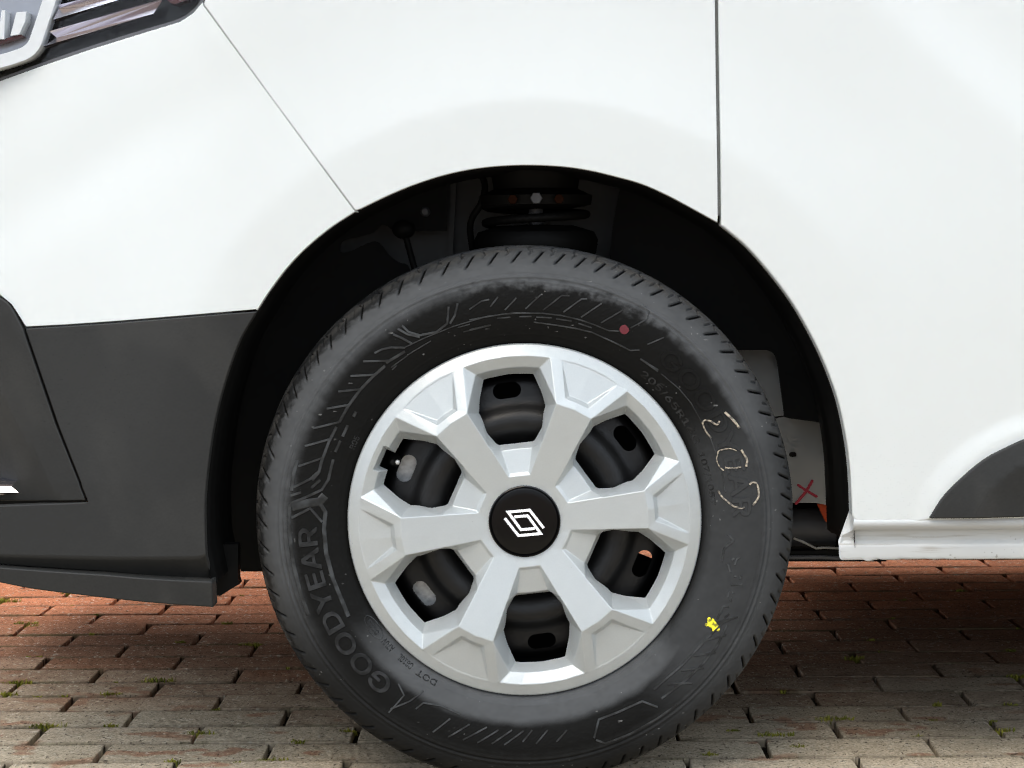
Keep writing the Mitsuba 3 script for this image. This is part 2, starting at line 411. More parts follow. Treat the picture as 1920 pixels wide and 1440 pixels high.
rng = np.random.default_rng(11)
def paver_mesh(r):
    hx, hy = PITCH_X / 2 - 0.0031, PITCH_Y / 2 - 0.0018
    hx, hy = hx - abs(r.normal(0, 0.0006)), hy - abs(r.normal(0, 0.0004))
    edge = []
    for (ax, ay), (bx, by), k in (((-hx, -hy), (hx, -hy), 7), ((hx, -hy), (hx, hy), 4), ((hx, hy), (-hx, hy), 7), ((-hx, hy), (-hx, -hy), 4)):
        for t in np.arange(k) / k:
            c = 0.0022 if t == 0 else 0
            edge.append([(ax + (bx - ax) * t), (ay + (by - ay) * t)])
    e = np.array(edge)
    e *= 1 - 0.0030 * r.random((len(e), 1)) * np.array([[0.35, 1.0]])
    chipped = r.random(len(e)) > 0.93
    e[chipped] *= 1 - r.random((int(chipped.sum()), 1)) * np.array([[0.018, 0.060]])
    corner = (np.abs(np.abs(e[:, 0]) - hx) < 0.004) & (np.abs(np.abs(e[:, 1]) - hy) < 0.004)
    e[corner] *= np.array([0.993, 0.987])
    s = np.array([1 - 0.0024 / hx, 1 - 0.0024 / hy])
    n = len(e)
    v = np.vstack([np.column_stack([e, np.full(n, -0.014)]), np.column_stack([e, np.full(n, -0.0020)]), np.column_stack([e * (1 - (1 - s) * 0.4), np.full(n, -0.0006)]), np.column_stack([e * s, np.zeros(n)]), [[0, 0, 0.0002]]])
    i = np.arange(n)
    f = [np.vstack([np.column_stack([k * n + i, k * n + (i + 1) % n, (k + 1) * n + (i + 1) % n]), np.column_stack([k * n + i, (k + 1) * n + (i + 1) % n, (k + 1) * n + i])]) for k in range(3)]
    f.append(np.column_stack([3 * n + i, 3 * n + (i + 1) % n, np.full(n, 4 * n)]))
    return trimesh.Trimesh(v, np.vstack(f), process=False)

PAVERS = [paver_mesh(rng) for _ in range(8)]
PAVER_PLY = [mikit.ply(m, 'paver_mat', smooth=40) for m in PAVERS]
rest, count = [], 0
for row in range(-19, 38):
    yc = ROW0 + (row + 0.5) * PITCH_Y
    for col in range(-14, 24):
        xc = COL0 + (col + 0.5 - 0.5 * (row % 2)) * PITCH_X
        if not (-3.5 < xc < 5.1):
            continue
        dz, tx, ty, kind = rng.normal(0, 0.0008), rng.normal(0, 0.006), rng.normal(0, 0.009), int(rng.integers(8))
        turn = rng.normal(0, 0.12)
        w = T().translate([xc + rng.normal(0, 0.0008), yc + rng.normal(0, 0.0004), dz]).rotate([0, 0, 1], turn).rotate([1, 0, 0], math.degrees(ty) * 0.8).rotate([0, 1, 0], math.degrees(tx) * 0.5)
        half = 0.76 + 0.245 * (yc + 0.1)
        if -1 <= row <= 17 and abs(xc + 0.02) < half and count < 300:
            key = 'pavement__paver' + (f'_{count:03d}' if count else '')
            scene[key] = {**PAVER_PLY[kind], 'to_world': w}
            count += 1
        else:
            rest.append(trimesh.Trimesh(trimesh.transform_points(PAVERS[kind].vertices, np.array(w.matrix, float)), PAVERS[kind].faces, process=False))
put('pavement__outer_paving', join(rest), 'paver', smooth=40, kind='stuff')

# moss in the joints
def tuft(x, y, size, r):
    ms = []
    for _ in range(int(70 * size)):
        a, d = r.random() * 6.283, r.random() ** 0.7 * 0.016 * size
        bx, by = x + math.cos(a) * d * 1.5, y + math.sin(a) * d * 0.45
        h, w, l = (0.0025 + 0.0055 * r.random() ** 2) * size ** 0.5, 0.0007 + 0.0007 * r.random(), r.normal(0, 0.0035, 2)
        b = r.random() * 3.14
        dx, dy = math.cos(b) * w, math.sin(b) * w
        v = np.array([[bx - dx, by - dy, -0.006], [bx + dx, by + dy, -0.006], [bx + l[0] * 0.5 + dx * .8, by + l[1] * 0.5 + dy * .8, h * 0.6], [bx + l[0] * 0.5 - dx * .8, by + l[1] * 0.5 - dy * .8, h * 0.6], [bx + l[0], by + l[1], h]])
        ms.append(trimesh.Trimesh(v, [[0, 1, 2], [0, 2, 3], [3, 2, 4]], process=False))
    return ms
r2 = np.random.default_rng(5)
MOSS = [(-0.681, 0.358), (-0.452, 0.301), (-0.791, 0.668), (-0.792, 0.579), (-0.632, 0.578), (-0.576, 0.682), (-0.905, 1.211), (-1.006, 1.473), (-0.471, 0.982), (-0.333, 0.14), (-0.59, 0.359), (-0.889, 1.182), (0.343, 0.268), (0.438, 0.366), (0.664, 0.291), (0.539, 0.825), (0.605, 0.466), (0.773, 0.667), (0.289, 0.299), (0.365, 0.2), (-0.247, 0.315), (-0.311, 0.251), (-0.382, 0.127), (-0.904, 1.561), (-0.593, 1.017), (0.538, 0.255), (0.244, 0.163)]
SIZES = [1.2, 0.9, 1.0, 1.0, 0.7, 1.1, 1.0, 1.3, 1.0, 0.8, 0.5, 0.6, 1.1, 1.2, 0.7, 0.8, 0.4, 0.9, 0.5, 0.5, 0.6, 0.5, 0.4, 0.7, 0.5, 0.4, 0.5]
for _ in range(40):                      # smaller dabs, scattered along the bed joints
    row_ = int(r2.integers(0, 14))
    MOSS.append((r2.uniform(-0.9, 0.95), ROW0 + row_ * PITCH_Y + r2.normal(0, 0.001)))
    SIZES.append(0.12 + 0.35 * r2.random() ** 2)
put('moss', join([m for (x, y), s in zip(MOSS, SIZES) for m in tuft(x, y, s, r2)]), 'moss', kind='stuff', label='small yellow-green moss and weed tufts growing in the joints of the paving')

# ------------------------------------------------------------------ the van's sheet metal and plastic
ARCH_LEFT = [(-0.3242, 0.5989), (-0.3089, 0.6221), (-0.2858, 0.6518), (-0.2614, 0.6762), (-0.2333, 0.6987), (-0.2025, 0.7185)]
ARCH_TOP = [(-0.2025, 0.7185), (-0.1635, 0.7369), (-0.1322, 0.7496), (-0.0985, 0.7603), (-0.0673, 0.7672), (-0.0382, 0.7709), (-0.009, 0.7726), (0.0201, 0.7724), (0.0524, 0.7702), (0.0828, 0.7654), (0.1126, 0.7581), (0.143, 0.7495), (0.172, 0.737), (0.1992, 0.7226), (0.2367, 0.7017)]
ARCH_RIGHT = [(0.2406, 0.6984), (0.2723, 0.6717), (0.3047, 0.6345), (0.3326, 0.5954), (0.3586, 0.5478), (0.3762, 0.506), (0.386, 0.4746), (0.3939, 0.436), (0.3986, 0.3993), (0.4006, 0.3632), (0.4014, 0.3428)]
ARCH_CLAD = [(-0.3239, 0.5983), (-0.3458, 0.5614), (-0.3639, 0.5128), (-0.3775, 0.4609), (-0.3851, 0.4141), (-0.3901, 0.3653), (-0.3901, 0.3131)]

outline = np.vstack([[(-0.3877, 0.9708), (-0.2996, 0.85), (-0.2045, 0.7192)], spline(ARCH_LEFT)[::-1], [(-0.3254, 0.6002), (-0.358, 0.5975), (-0.4235, 0.5924), (-0.5019, 0.5864), (-0.5652, 0.5823), (-0.6142, 0.58)], [(-0.6163, 0.5823), (-0.633, 0.6073), (-0.6485, 0.6192), (-0.6771, 0.6279), (-0.7582, 0.6415), (-0.8567, 0.6553), (-0.8561, 0.8334)],
                     [(-0.7346, 0.8585), (-0.6482, 0.8845), (-0.5957, 0.901), (-0.5271, 0.9217), (-0.4598, 0.9406), (-0.4176, 0.9517), (-0.4006, 0.9615), (-0.3883, 0.9747)]])
put_panel(K('front_bumper'), outline, S, 'white_paint', roll=0.0010)
put_panel(K('fender', 'seam_seal'), [(-0.3903, 0.9748), (-0.3849, 0.9746), (-0.2957, 0.8512), (-0.1993, 0.7172), (-0.2065, 0.7172), (-0.3022, 0.8487)], lambda x, z: S(x, z) + 0.0035, 'inner_paint', roll=0.0005, flange=0.002)

outline = np.vstack([[(-0.2031, 0.7195), (-0.2988, 0.8498), (-0.3867, 0.9718), (-0.3806, 1.003), (-0.3673, 1.0542), (-0.3529, 1.1438), (0.235, 1.1377), (0.2354, 0.971), (0.2366, 0.7901), (0.2374, 0.7075)], spline(ARCH_TOP)[::-1][:-1]])
put_panel(K('fender'), outline, S, 'white_paint', roll=0.0012)

outline = np.vstack([[(0.2392, 1.1376), (0.2392, 0.9709), (0.2406, 0.79), (0.2412, 0.7075)], spline(ARCH_RIGHT), [(0.4033, 0.3382), (0.4079, 0.3349), (0.4158, 0.3332), (0.4803, 0.3335), (0.4949, 0.3366), (0.6107, 0.3379), (0.9898, 0.3388), (0.984, 1.1321)][0:]])
put_panel(K('front_door'), outline, S, 'white_paint', roll=0.003, flange=0.022)

jl = np.array([(0.2343, 1.1313), (0.2344, 0.971), (0.2356, 0.7901), (0.2367, 0.7101)])
jr = np.array([(0.2425, 0.71), (0.2418, 0.79), (0.2405, 0.9709), (0.2404, 1.1312)])
put_panel(K('door_jamb'), np.vstack([jl, jr]), lambda x, z: S(x, z) + 0.016, 'inner_paint', roll=0.001, flange=0.003)
MOULD = np.vstack([spline([(0.4949, 0.3399), (0.5121, 0.3668), (0.5374, 0.3921), (0.5626, 0.4123), (0.5872, 0.4252), (0.6099, 0.4354), (0.6488, 0.4482), (0.7071, 0.4615), (0.7922, 0.4686), (0.9224, 0.4728)]), [(0.9744, 0.4724), (0.9767, 0.3402), (0.6107, 0.3405), (0.4968, 0.3389)]])
def S_mould(x, z):
    x, z = np.asarray(x, float), np.asarray(z, float)
    q = np.hypot((x - 0.76) / 0.262, (z - 0.327) / 0.135)
    return S(x, z) - 0.012 * np.clip(1.16 - q, 0, 0.34) / 0.34 + 0.02 * np.clip(0.80 - q, 0, 1)
put_panel(K('door_moulding'), MOULD, S_mould, 'cladding_plastic', 'dark grey plastic moulding along the bottom of the white door', roll=0.002)

# sill under the door: a rolled top over a pinched flange with chipped front end
prof = np.array([(-0.002, 0.3440), (-0.010, 0.3440), (-0.022, 0.3425), (-0.030, 0.3385), (-0.0325, 0.3335), (-0.031, 0.3285), (-0.026, 0.3245), (-0.019, 0.3225), (-0.014, 0.3200), (-0.012, 0.3140), (-0.011, 0.3090), (-0.014, 0.3060), (-0.0165, 0.3030), (-0.017, 0.2935), (-0.0165, 0.2870), (-0.0145, 0.2850), (-0.004, 0.2850)])
prof = np.vstack([prof[:1], spline(prof[1:-1], 0.0022), prof[-1:]]) + [-0.004, 0]
xs = np.concatenate([np.linspace(0.3872, 0.46, 25), np.linspace(0.47, 1.2, 70)])
cut = 0.3872 + 0.0150 * sstep(0.312, 0.322, prof[:, 1]) + 0.0035 * (meshkit.noise(np.column_stack([prof[:, 1] * 160, prof[:, 0] * 0, prof[:, 0] * 0]), 4) - 0.3) * sstep(0.300, 0.312, prof[:, 1])
cut = cut + 0.006 * (1 - np.sqrt(np.clip(1 - ((np.clip(0.2925 - prof[:, 1], 0, None)) / 0.0076) ** 2, 0, 1)))
r3 = np.random.default_rng(3)
chip = 0.0012 * r3.random(len(xs)) * (r3.random(len(xs)) > 0.6)
v = np.array([[cut[j] + (x - 0.3872) * (1.2 - cut[j]) / (1.2 - 0.3872), prof[j, 0], prof[j, 1] + (chip[i] - 0.0016 * (0.415 < x < 0.425) if prof[j, 1] < 0.2875 else 0)] for i, x in enumerate(xs) for j in range(len(prof))])
kk = len(prof)
i, j = np.meshgrid(np.arange(len(xs) - 1), np.arange(kk - 1), indexing='ij')
q = np.stack([i * kk + j, i * kk + j + 1, (i + 1) * kk + j + 1, (i + 1) * kk + j], -1).reshape(-1, 4)
cap_end = [[0, a + 1, a] for a in range(1, kk - 1)]
put(K('sill'), trimesh.Trimesh(v, np.vstack([q[:, [0, 2, 1]], q[:, [0, 3, 2]], cap_end]), process=False), 'sill_paint', smooth=38, label='white sill under the door with dirty, chipped front end')

# dark plastic cladding below the bumper, with a creased lower edge
outline = np.vstack([[(-0.6138, 0.5778), (-0.5648, 0.5807), (-0.5015, 0.5845), (-0.4232, 0.5905), (-0.3577, 0.5956), (-0.3246, 0.5976)], spline(ARCH_CLAD)[1:], [(-0.3891, 0.2941), (-0.3876, 0.267), (-0.5144, 0.2788), (-0.651, 0.2857), (-0.7591, 0.2887), (-0.8596, 0.2857), (-0.8541, 0.3505), (-0.6474, 0.3598), (-0.5338, 0.3661), (-0.5719, 0.4574), (-0.6145, 0.5751)]])
put_panel(K('bumper_cladding'), outline, S_cladding, 'cladding_plastic', 'matt dark grey plastic cladding in front of the wheel', roll=0.0018)

LINE = [(-0.6488, 0.4972), (-0.5709, 0.3696)]
lx, lz = LINE[0]
ld = np.array(LINE[1]) - np.array(LINE[0])
ld = ld / np.linalg.norm(ld)
def S_fog(x, z):
    e = -((np.asarray(x, float) - lx) * ld[1] - (np.asarray(z, float) - lz) * ld[0])      # positive to the left of the inner crease
    e = (np.asarray(x, float) - lx) * ld[1] - (np.asarray(z, float) - lz) * ld[0]
    return S(x, z) + 0.0015 + 0.40 * np.clip(e, 0, 0.12) - 0.12 * np.clip(-e, 0, 0.06)
outline = np.vstack([spline([(-0.6771, 0.6279), (-0.6485, 0.6166), (-0.633, 0.6047), (-0.617, 0.577)]), [(-0.5758, 0.4605), (-0.537, 0.3681), (-0.6479, 0.3622), (-0.8549, 0.3516), (-0.8567, 0.654), (-0.7582, 0.6401)]])
put_panel(K('fog_lamp_surround'), outline, S_fog, 'cladding_plastic', 'angled dark grey surround of the fog lamp recess', roll=0.0018)
def facets(rows):
    """Flat facets between successive edges, each edge ((x, z), (x, z), y)."""
    v = np.vstack([[[a[0], y, a[1]], [b[0], y, b[1]]] for (a, b), y in rows])
    return trimesh.Trimesh(v, np.vstack([[[2 * k, 2 * k + 2, 2 * k + 3], [2 * k, 2 * k + 3, 2 * k + 1]] for k in range(len(rows) - 1)]), process=False)
put(K('fog_lamp_surround', 'chrome_strip'), facets([([(-0.7531, 0.3921), (-0.632, 0.3913)], 0.018), ([(-0.7532, 0.3901), (-0.6301, 0.3886)], 0.001), ([(-0.7534, 0.3821), (-0.625, 0.3806)], 0.0060), ([(-0.7535, 0.3748), (-0.6198, 0.3738)], 0.0015), ([(-0.7537, 0.3694), (-0.6179, 0.3698)], 0.012)]), 'chrome')
def S_lip(x, z):
    return S(x, z) - 0.004 - 0.10 * (np.asarray(z, float) - 0.25)
outline = np.vstack([[(-0.8554, 0.2835), (-0.7567, 0.2865), (-0.6484, 0.2846), (-0.5112, 0.2786), (-0.3826, 0.2688), (-0.3818, 0.2366)], spline([(-0.3818, 0.2366), (-0.4519, 0.2439), (-0.5262, 0.251), (-0.6019, 0.2585), (-0.6485, 0.2656), (-0.7127, 0.2758), (-0.7956, 0.2808)])[1:], [(-0.8554, 0.2808)]])
put_panel(K('bumper_lip'), outline, S_lip, 'cladding_plastic', 'dark grey air-dam lip along the bottom of the bumper', roll=0.0022, flange=0.035)

# ------------------------------------------------------------------ headlight
HL = [(-0.6482, 0.8892), (-0.5957, 0.9053), (-0.5271, 0.926), (-0.4598, 0.9449), (-0.4203, 0.9557), (-0.404, 0.9649), (-0.3917, 0.9775), (-0.384, 1.0031), (-0.3727, 1.0544), (-0.3597, 1.1442), (-0.8582, 1.1785), (-0.8561, 0.8402), (-0.7346, 0.8618)]
put(K('headlight', 'housing'), prism(sg.Polygon(HL).buffer(0.003), 0.055, 0.075), 'gloss_black')
side = densify(np.array(HL), 0.01)
n = len(side)
v = np.vstack([np.column_stack([side[:, 0], S(side[:, 0], side[:, 1]) + 0.004, side[:, 1]]), np.column_stack([side[:, 0], np.full(n, 0.056), side[:, 1]])])
i = np.arange(n)
put(K('headlight', 'side_wall'), trimesh.Trimesh(v, np.vstack([np.column_stack([i, (i + 1) % n, n + (i + 1) % n]), np.column_stack([i, n + (i + 1) % n, n + i])]), process=False), 'gloss_black')
gpath = np.array([(-0.8561, 0.8361), (-0.7346, 0.8611), (-0.6482, 0.8865), (-0.5957, 0.9029), (-0.5271, 0.9237), (-0.4598, 0.9426), (-0.419, 0.9534), (-0.4019, 0.9629), (-0.3896, 0.9761), (-0.382, 1.003), (-0.3707, 1.0543)])
gasket = sg.LineString(spline(gpath, 0.01)).buffer(0.0024, cap_style='flat', join_style='mitre')
put_panel(K('headlight', 'gasket'), np.array(gasket.exterior.coords)[:-1], lambda x, z: S(x, z) + 0.002, 'gasket', roll=0.0008, flange=0.008)
def blade(top, valley, bottom, yb=0.0165):
    """A chrome blade: two facets that meet in a valley, the lower one looking up at the sky."""
    rows = [np.column_stack([np.array(a)[:, 0], np.full(2, y), np.array(a)[:, 1]]) for a, y in ((top, 0.018), (valley, 0.0260), (bottom, yb), (bottom, 0.035))]
    v = np.vstack(rows)
    return trimesh.Trimesh(v, np.vstack([[[2 * k, 2 * k + 2, 2 * k + 3], [2 * k, 2 * k + 3, 2 * k + 1]] for k in range(3)]), process=False)
put(K('headlight', 'blade'), blade([(-0.5703, 0.9761), (-0.4251, 1.011)], [(-0.5719, 0.9727), (-0.43, 1.0099)], [(-0.5773, 0.9578), (-0.4634, 0.9909)]), 'chrome')
put(K('headlight', 'blade_001'), blade([(-0.5825, 0.9439), (-0.4412, 0.9825)], [(-0.5752, 0.9368), (-0.4434, 0.9814)], [(-0.5895, 0.9251), (-0.4531, 0.9639)], 0.0150), 'chrome')
put(K('headlight', 'light_guide'), prism(sg.LineString(spline([(-0.556, 1.0474), (-0.5716, 1.0084), (-0.5796, 0.9824), (-0.5944, 0.9409), (-0.6005, 0.9262), (-0.6089, 0.9181), (-0.623, 0.9125), (-0.6513, 0.9048), (-0.7608, 0.8791)], 0.004)).buffer(0.0078, cap_style='flat'), 0.010, 0.040), 'light_guide')
put(K('headlight', 'reflector'), prism([(-0.8028, 0.8818), (-0.6519, 0.9088), (-0.6183, 0.9185), (-0.5952, 0.9861), (-0.5687, 1.0649), (-0.7982, 1.0667)], 0.046, 0.052), 'reflector')
fins = [prism(a, 0.018, 0.050) for a in ([(-0.6464, 0.9349), (-0.6407, 0.9701), (-0.6366, 0.9701), (-0.6385, 0.9349)], [(-0.6306, 0.9389), (-0.6226, 0.9675), (-0.6101, 0.9683), (-0.6121, 0.956), (-0.6198, 0.9405)])]
put(K('headlight', 'lamp_fin'), fins[0], 'light_guide')
for k_, f in enumerate(fins[1:], 1):
    put(K('headlight', f'lamp_fin_{k_:03d}'), f, 'light_guide')
put(K('headlight', 'marker_strip'), prism([(-0.6963, 0.9246), (-0.6465, 0.9341), (-0.619, 0.9409), (-0.6174, 0.9388), (-0.6465, 0.93), (-0.6964, 0.9205)], 0.024, 0.045), 'amber')
put(K('headlight', 'marker_lamp'), prism([(-0.4379, 0.9825), (-0.432, 0.9923), (-0.4055, 0.9921), (-0.4098, 0.9815), (-0.4256, 0.9758), (-0.4322, 0.9775)], 0.016, 0.045), 'amber')
lens = sg.Polygon(HL)
x0, z0, x1, z1 = lens.bounds
gx, gz = np.meshgrid(np.arange(x0, x1, 0.012), np.arange(z0, z1, 0.012))
g = np.column_stack([gx.ravel(), gz.ravel()])
g = np.vstack([densify(np.array(lens.exterior.coords)[:-1], 0.01), g[shapely.contains_xy(lens.buffer(-0.006), g[:, 0], g[:, 1])]])
tri = Delaunay(g).simplices
tri = tri[shapely.contains_xy(lens, *g[tri].mean(1).T)]
put(K('headlight', 'lens'), (np.column_stack([g[:, 0], S(g[:, 0], g[:, 1]) + 0.0015, g[:, 1]]), tri), 'lens_glass', normals=normal_of(S, g[:, 0], g[:, 1]))

# ------------------------------------------------------------------ inside the wheel arch
arch = np.vstack([[(-0.3814, 0.2615), (-0.3898, 0.3076)], spline(ARCH_CLAD)[::-1], spline(ARCH_LEFT)[1:], spline(ARCH_TOP)[1:], spline(ARCH_RIGHT), [(0.4021, 0.3303), (0.4028, 0.3172), (0.4035, 0.3007)]])
arch = densify(arch, 0.006, closed=False)
tan = np.gradient(arch, axis=0)
tan /= np.linalg.norm(tan, axis=1, keepdims=True)
nrm = np.column_stack([-tan[:, 1], tan[:, 0]])          # outward, away from the wheel
ys = np.concatenate([np.linspace(0.010, 0.05, 14), np.linspace(0.06, 0.160, 20)])
off = 0.0035 - 0.0045 * np.exp(-((ys - 0.028) / 0.006) ** 2) - 0.004 * sstep(0.05, 0.06, ys) - 0.004 * sstep(0.12, 0.13, ys) + 0.003 * sstep(0.19, 0.2, ys)
base = S(arch[:, 0], arch[:, 1])
v = np.stack([arch[:, None, 0] + nrm[:, None, 0] * off, base[:, None] + 0.0 + ys[None] * (0.160 - base[:, None]) / 0.160, arch[:, None, 1] + nrm[:, None, 1] * off], -1)
kk = len(ys)
i, j = np.meshgrid(np.arange(len(arch) - 1), np.arange(kk - 1), indexing='ij')
q = np.stack([i * kk + j, (i + 1) * kk + j, (i + 1) * kk + j + 1, i * kk + j + 1], -1).reshape(-1, 4)
put(K('wheel_arch_liner'), trimesh.Trimesh(v.reshape(-1, 3), np.vstack([q[:, [0, 1, 2]], q[:, [0, 2, 3]]]), process=False), 'liner_plastic', smooth=50, label='black plastic liner inside the wheel arch')

WELL = sg.Polygon(np.vstack([arch, [[0.45, 0.20], [-0.45, 0.20]]])).buffer(0.03)
ARM = sg.Polygon(spline([(-0.1011, 0.6972), (-0.1016, 0.6492), (-0.1017, 0.6349), (-0.1434, 0.6352), (-0.154, 0.6517), (-0.1661, 0.6554), (-0.1775, 0.6641), (-0.1874, 0.6771), (-0.196, 0.6836), (-0.2075, 0.6815), (-0.2291, 0.6716), (-0.2421, 0.6689), (-0.2449, 0.6732), (-0.2427, 0.6825), (-0.2361, 0.6867), (-0.2182, 0.6902), (-0.2002, 0.6958), (-0.1915, 0.7036), (-0.1871, 0.7064), (-0.1807, 0.7042), (-0.1743, 0.6992), (-0.1643, 0.6969), (-0.1356, 0.6974), (-0.1069, 0.6972)], 0.004)).buffer(0)
front = WELL.intersection(sg.Polygon([(-0.4843, 0.8662), (-0.1039, 0.8633), (-0.1017, 0.7922), (-0.1012, 0.6922), (-0.102, 0.6062), (-0.1586, 0.5491), (-0.1618, 0.2404), (-0.495, 0.2427)])).difference(ARM)
put(K('wheel_arch_liner', 'front_plate'), prism(front, 0.236, 0.2405), 'liner_plastic')
HOLE = sg.Polygon([(0.2873, 0.5343), (0.3283, 0.534), (0.3355, 0.5311), (0.3398, 0.526), (0.3427, 0.5166), (0.352, 0.4452), (0.2872, 0.4377)]).buffer(-0.001).buffer(0.001)
rear = WELL.intersection(sg.Polygon([(0.1362, 0.8615), (0.1336, 0.7619), (0.1226, 0.7048), (0.1151, 0.6333), (0.1145, 0.5039), (0.2872, 0.4304), (0.3506, 0.4437), (0.3592, 0.4415), (0.4169, 0.4331), (0.561, 0.4285), (0.559, 0.8584)])).difference(HOLE)
put(K('wheel_arch_liner', 'rear_plate'), prism(rear, 0.236, 0.2405), 'liner_plastic')
put(K('wheel_arch_liner', 'screw'), lathe_y([(0.0, 0.226), (0.004, 0.2262), (0.0065, 0.229), (0.007, 0.236)], 20, [(-0.1299, 0.7229)][0]), 'gasket', smooth=40)
put(K('wheel_arch_liner', 'lower_flap'), prism([(-0.4072, 0.296), (-0.3679, 0.2957), (-0.3686, 0.2506), (-0.3666, 0.2444), (-0.3743, 0.2403), (-0.3917, 0.2293), (-0.4, 0.2307), (-0.4052, 0.2495)], 0.085, 0.11), 'liner_plastic')

NOTCH = sg.Polygon([(0.3079, 0.319), (0.3632, 0.3193), (0.4038, 0.319), (0.42, 0.316), (0.423, 0.3063), (0.4849, 0.3059), (0.4854, 0.1273), (-0.507, 0.134), (-0.5045, 0.2793), (0.3079, 0.2737)])
SPLIT = sg.box(0.20, 0.0, 1.0, 1.0)
put(K('inner_wing'), prism(WELL.difference(NOTCH).intersection(SPLIT), 0.300, 0.306), 'inner_paint', label='grey-white painted inner wing behind the wheel, in shade')
put(K('strut_tower'), prism(WELL.difference(NOTCH).difference(SPLIT), 0.300, 0.306), 'shaded_wall')
put(K('strut_tower', 'upright_rib'), prism([(-0.0958, 0.7939), (-0.0871, 0.7939), (-0.0922, 0.707), (-0.0974, 0.6199), (-0.1032, 0.62), (-0.0995, 0.7071)], 0.278, 0.300), 'shaded_wall')
put(K('inner_wing', 'slot'), prism(sg.LineString([(0.3697, 0.3867), (0.3734, 0.3867)]).buffer(0.0032), 0.2975, 0.3005), 'gloss_black')
wavy = [prism(sg.LineString(spline(a, 0.004)).buffer(0.0016), 0.2965, 0.3005) for a in ([(0.3578, 0.4253), (0.3666, 0.4164), (0.3652, 0.4075), (0.3755, 0.4016), (0.3858, 0.403), (0.3902, 0.397)], [(0.3593, 0.4164), (0.3696, 0.4075), (0.3784, 0.4082), (0.3887, 0.4044)], [(0.3563, 0.4061), (0.3666, 0.3987), (0.3769, 0.3942)])]
put(K('inner_wing', 'sealant_bead'), join(wavy), 'inner_paint')
put(K('inner_wing', 'marker_cross'), join([prism(sg.LineString([(0.3792, 0.3439), (0.3902, 0.3364), (0.4042, 0.3282)]).buffer(0.0017), 0.2982, 0.2998), prism(sg.LineString([(0.3983, 0.3497), (0.3895, 0.3349), (0.3762, 0.3187)]).buffer(0.0019), 0.2976, 0.2990)]), 'marker_red', label='hand-drawn red X on the inner wing behind the wheel')
put(K('inner_wing', 'orange_grommet'), prism([(0.4109, 0.3129), (0.4288, 0.3127), (0.4363, 0.3044), (0.4363, 0.2826), (0.4229, 0.288), (0.4169, 0.3)], 0.335, 0.345), 'orange')
# dark cavity with a grey bush, subframe and its seam
put(K('subframe'), prism([(0.3085, 0.3358), (0.5253, 0.3343), (0.5257, 0.2165), (0.3084, 0.218)], 0.44, 0.47), 'liner_plastic')
bx_, bz_ = [(0.4, 0.2737)][0]
put(K('subframe', 'bush'), join([trimesh.creation.cylinder(0.027, segment=[[bx_ - 0.2, 0.385, bz_ + 0.004], [bx_ + 0.10, 0.375, bz_]], sections=48)]), 'gasket', smooth=40)
put(K('subframe', 'seam'), tube([(a, 0.335, b) for a, b in [(0.3774, 0.2656), (0.3938, 0.2587), (0.4087, 0.2511), (0.4199, 0.2518), (0.4424, 0.2509)]], 0.0018), 'inner_paint', smooth=40)
put(K('subframe', 'lower_rail'), prism([(0.3421, 0.2464), (0.4468, 0.2487), (0.4469, 0.2328), (0.3421, 0.2328)], 0.335, 0.36), 'liner_plastic')
put(K('subframe', 'rail_edge'), tube([(a, 0.332, b) for a, b in [(0.371, 0.239), (0.4195, 0.2387), (0.4457, 0.237)]], 0.003), 'gasket', smooth=40)
put(K('undertray'), prism([(-0.4106, 0.2435), (-0.3773, 0.2603), (-0.2941, 0.266), (-0.2948, 0.2141), (-0.4064, 0.2148)], 0.40, 0.9), 'liner_plastic')

# strut: spring seat, rod, top mount
sx, sy = 0.018, 0.165
put(K('suspension_strut'), lathe_z([(0.012, 0.50), (0.079, 0.668), (0.081, 0.684), (0.076, 0.694), (0.050, 0.702), (0.0, 0.704)], (sx, sy)), 'liner_plastic', smooth=35)
put(K('suspension_strut', 'rod'), lathe_z([(0.0, 0.700), (0.0095, 0.700), (0.0095, 0.735), (0.0, 0.735)], (sx, sy), 24), 'gasket', smooth=40)
put(K('suspension_strut', 'top_mount'), lathe_z([(0.0, 0.724), (0.045, 0.724), (0.072, 0.729), (0.074, 0.741), (0.055, 0.750), (0.062, 0.79), (0.066, 0.84), (0.0, 0.84)], (sx, sy)), 'liner_plastic', smooth=35)
put(K('suspension_strut', 'nut'), lathe_y([(0.0, 0.075), (0.007, 0.075), (0.008, 0.078), (0.008, 0.095)], 6, (0.018, 0.736)), 'gasket')
for k_, px_ in enumerate((-0.012, 0.047)):
    put(K('suspension_strut', 'bolt' + (f'_{k_:03d}' if k_ else '')), lathe_y([(0.0, 0.088), (0.006, 0.088), (0.0065, 0.092), (0.0065, 0.11)], 6, (px_, 0.735)), 'old_bolt')
tt = np.linspace(0, 2 * np.pi * 1.6, 70)
put(K('suspension_strut', 'coil_spring'), tube(np.column_stack([sx + 0.066 * np.cos(tt + 2.6), sy + 0.066 * np.sin(tt + 2.6), 0.704 + 0.0035 * tt]), 0.0055, 8), 'liner_plastic', smooth=50)
put(K('suspension_strut', 'brake_hose'), tube(spline(np.array([(-0.075, 0.20, 0.800), (-0.050, 0.17, 0.762), (-0.052, 0.16, 0.735), (-0.068, 0.17, 0.705), (-0.064, 0.19, 0.660)]), 0.006), 0.0045, 8), 'liner_plastic', smooth=50)
link = [(-0.1571, 0.6992), (-0.1496, 0.6709), (-0.14, 0.6355)]
put(K('suspension_strut', 'link_rod'), tube([(a, 0.20, b) for a, b in link], 0.0042), 'liner_plastic', smooth=40)
put(K('suspension_strut', 'link_boot'), trimesh.creation.icosphere(3, 0.014).apply_scale([1.1, 1, 0.9]).apply_translation([link[0][0], 0.20, link[0][1]]), 'liner_plastic', smooth=True)

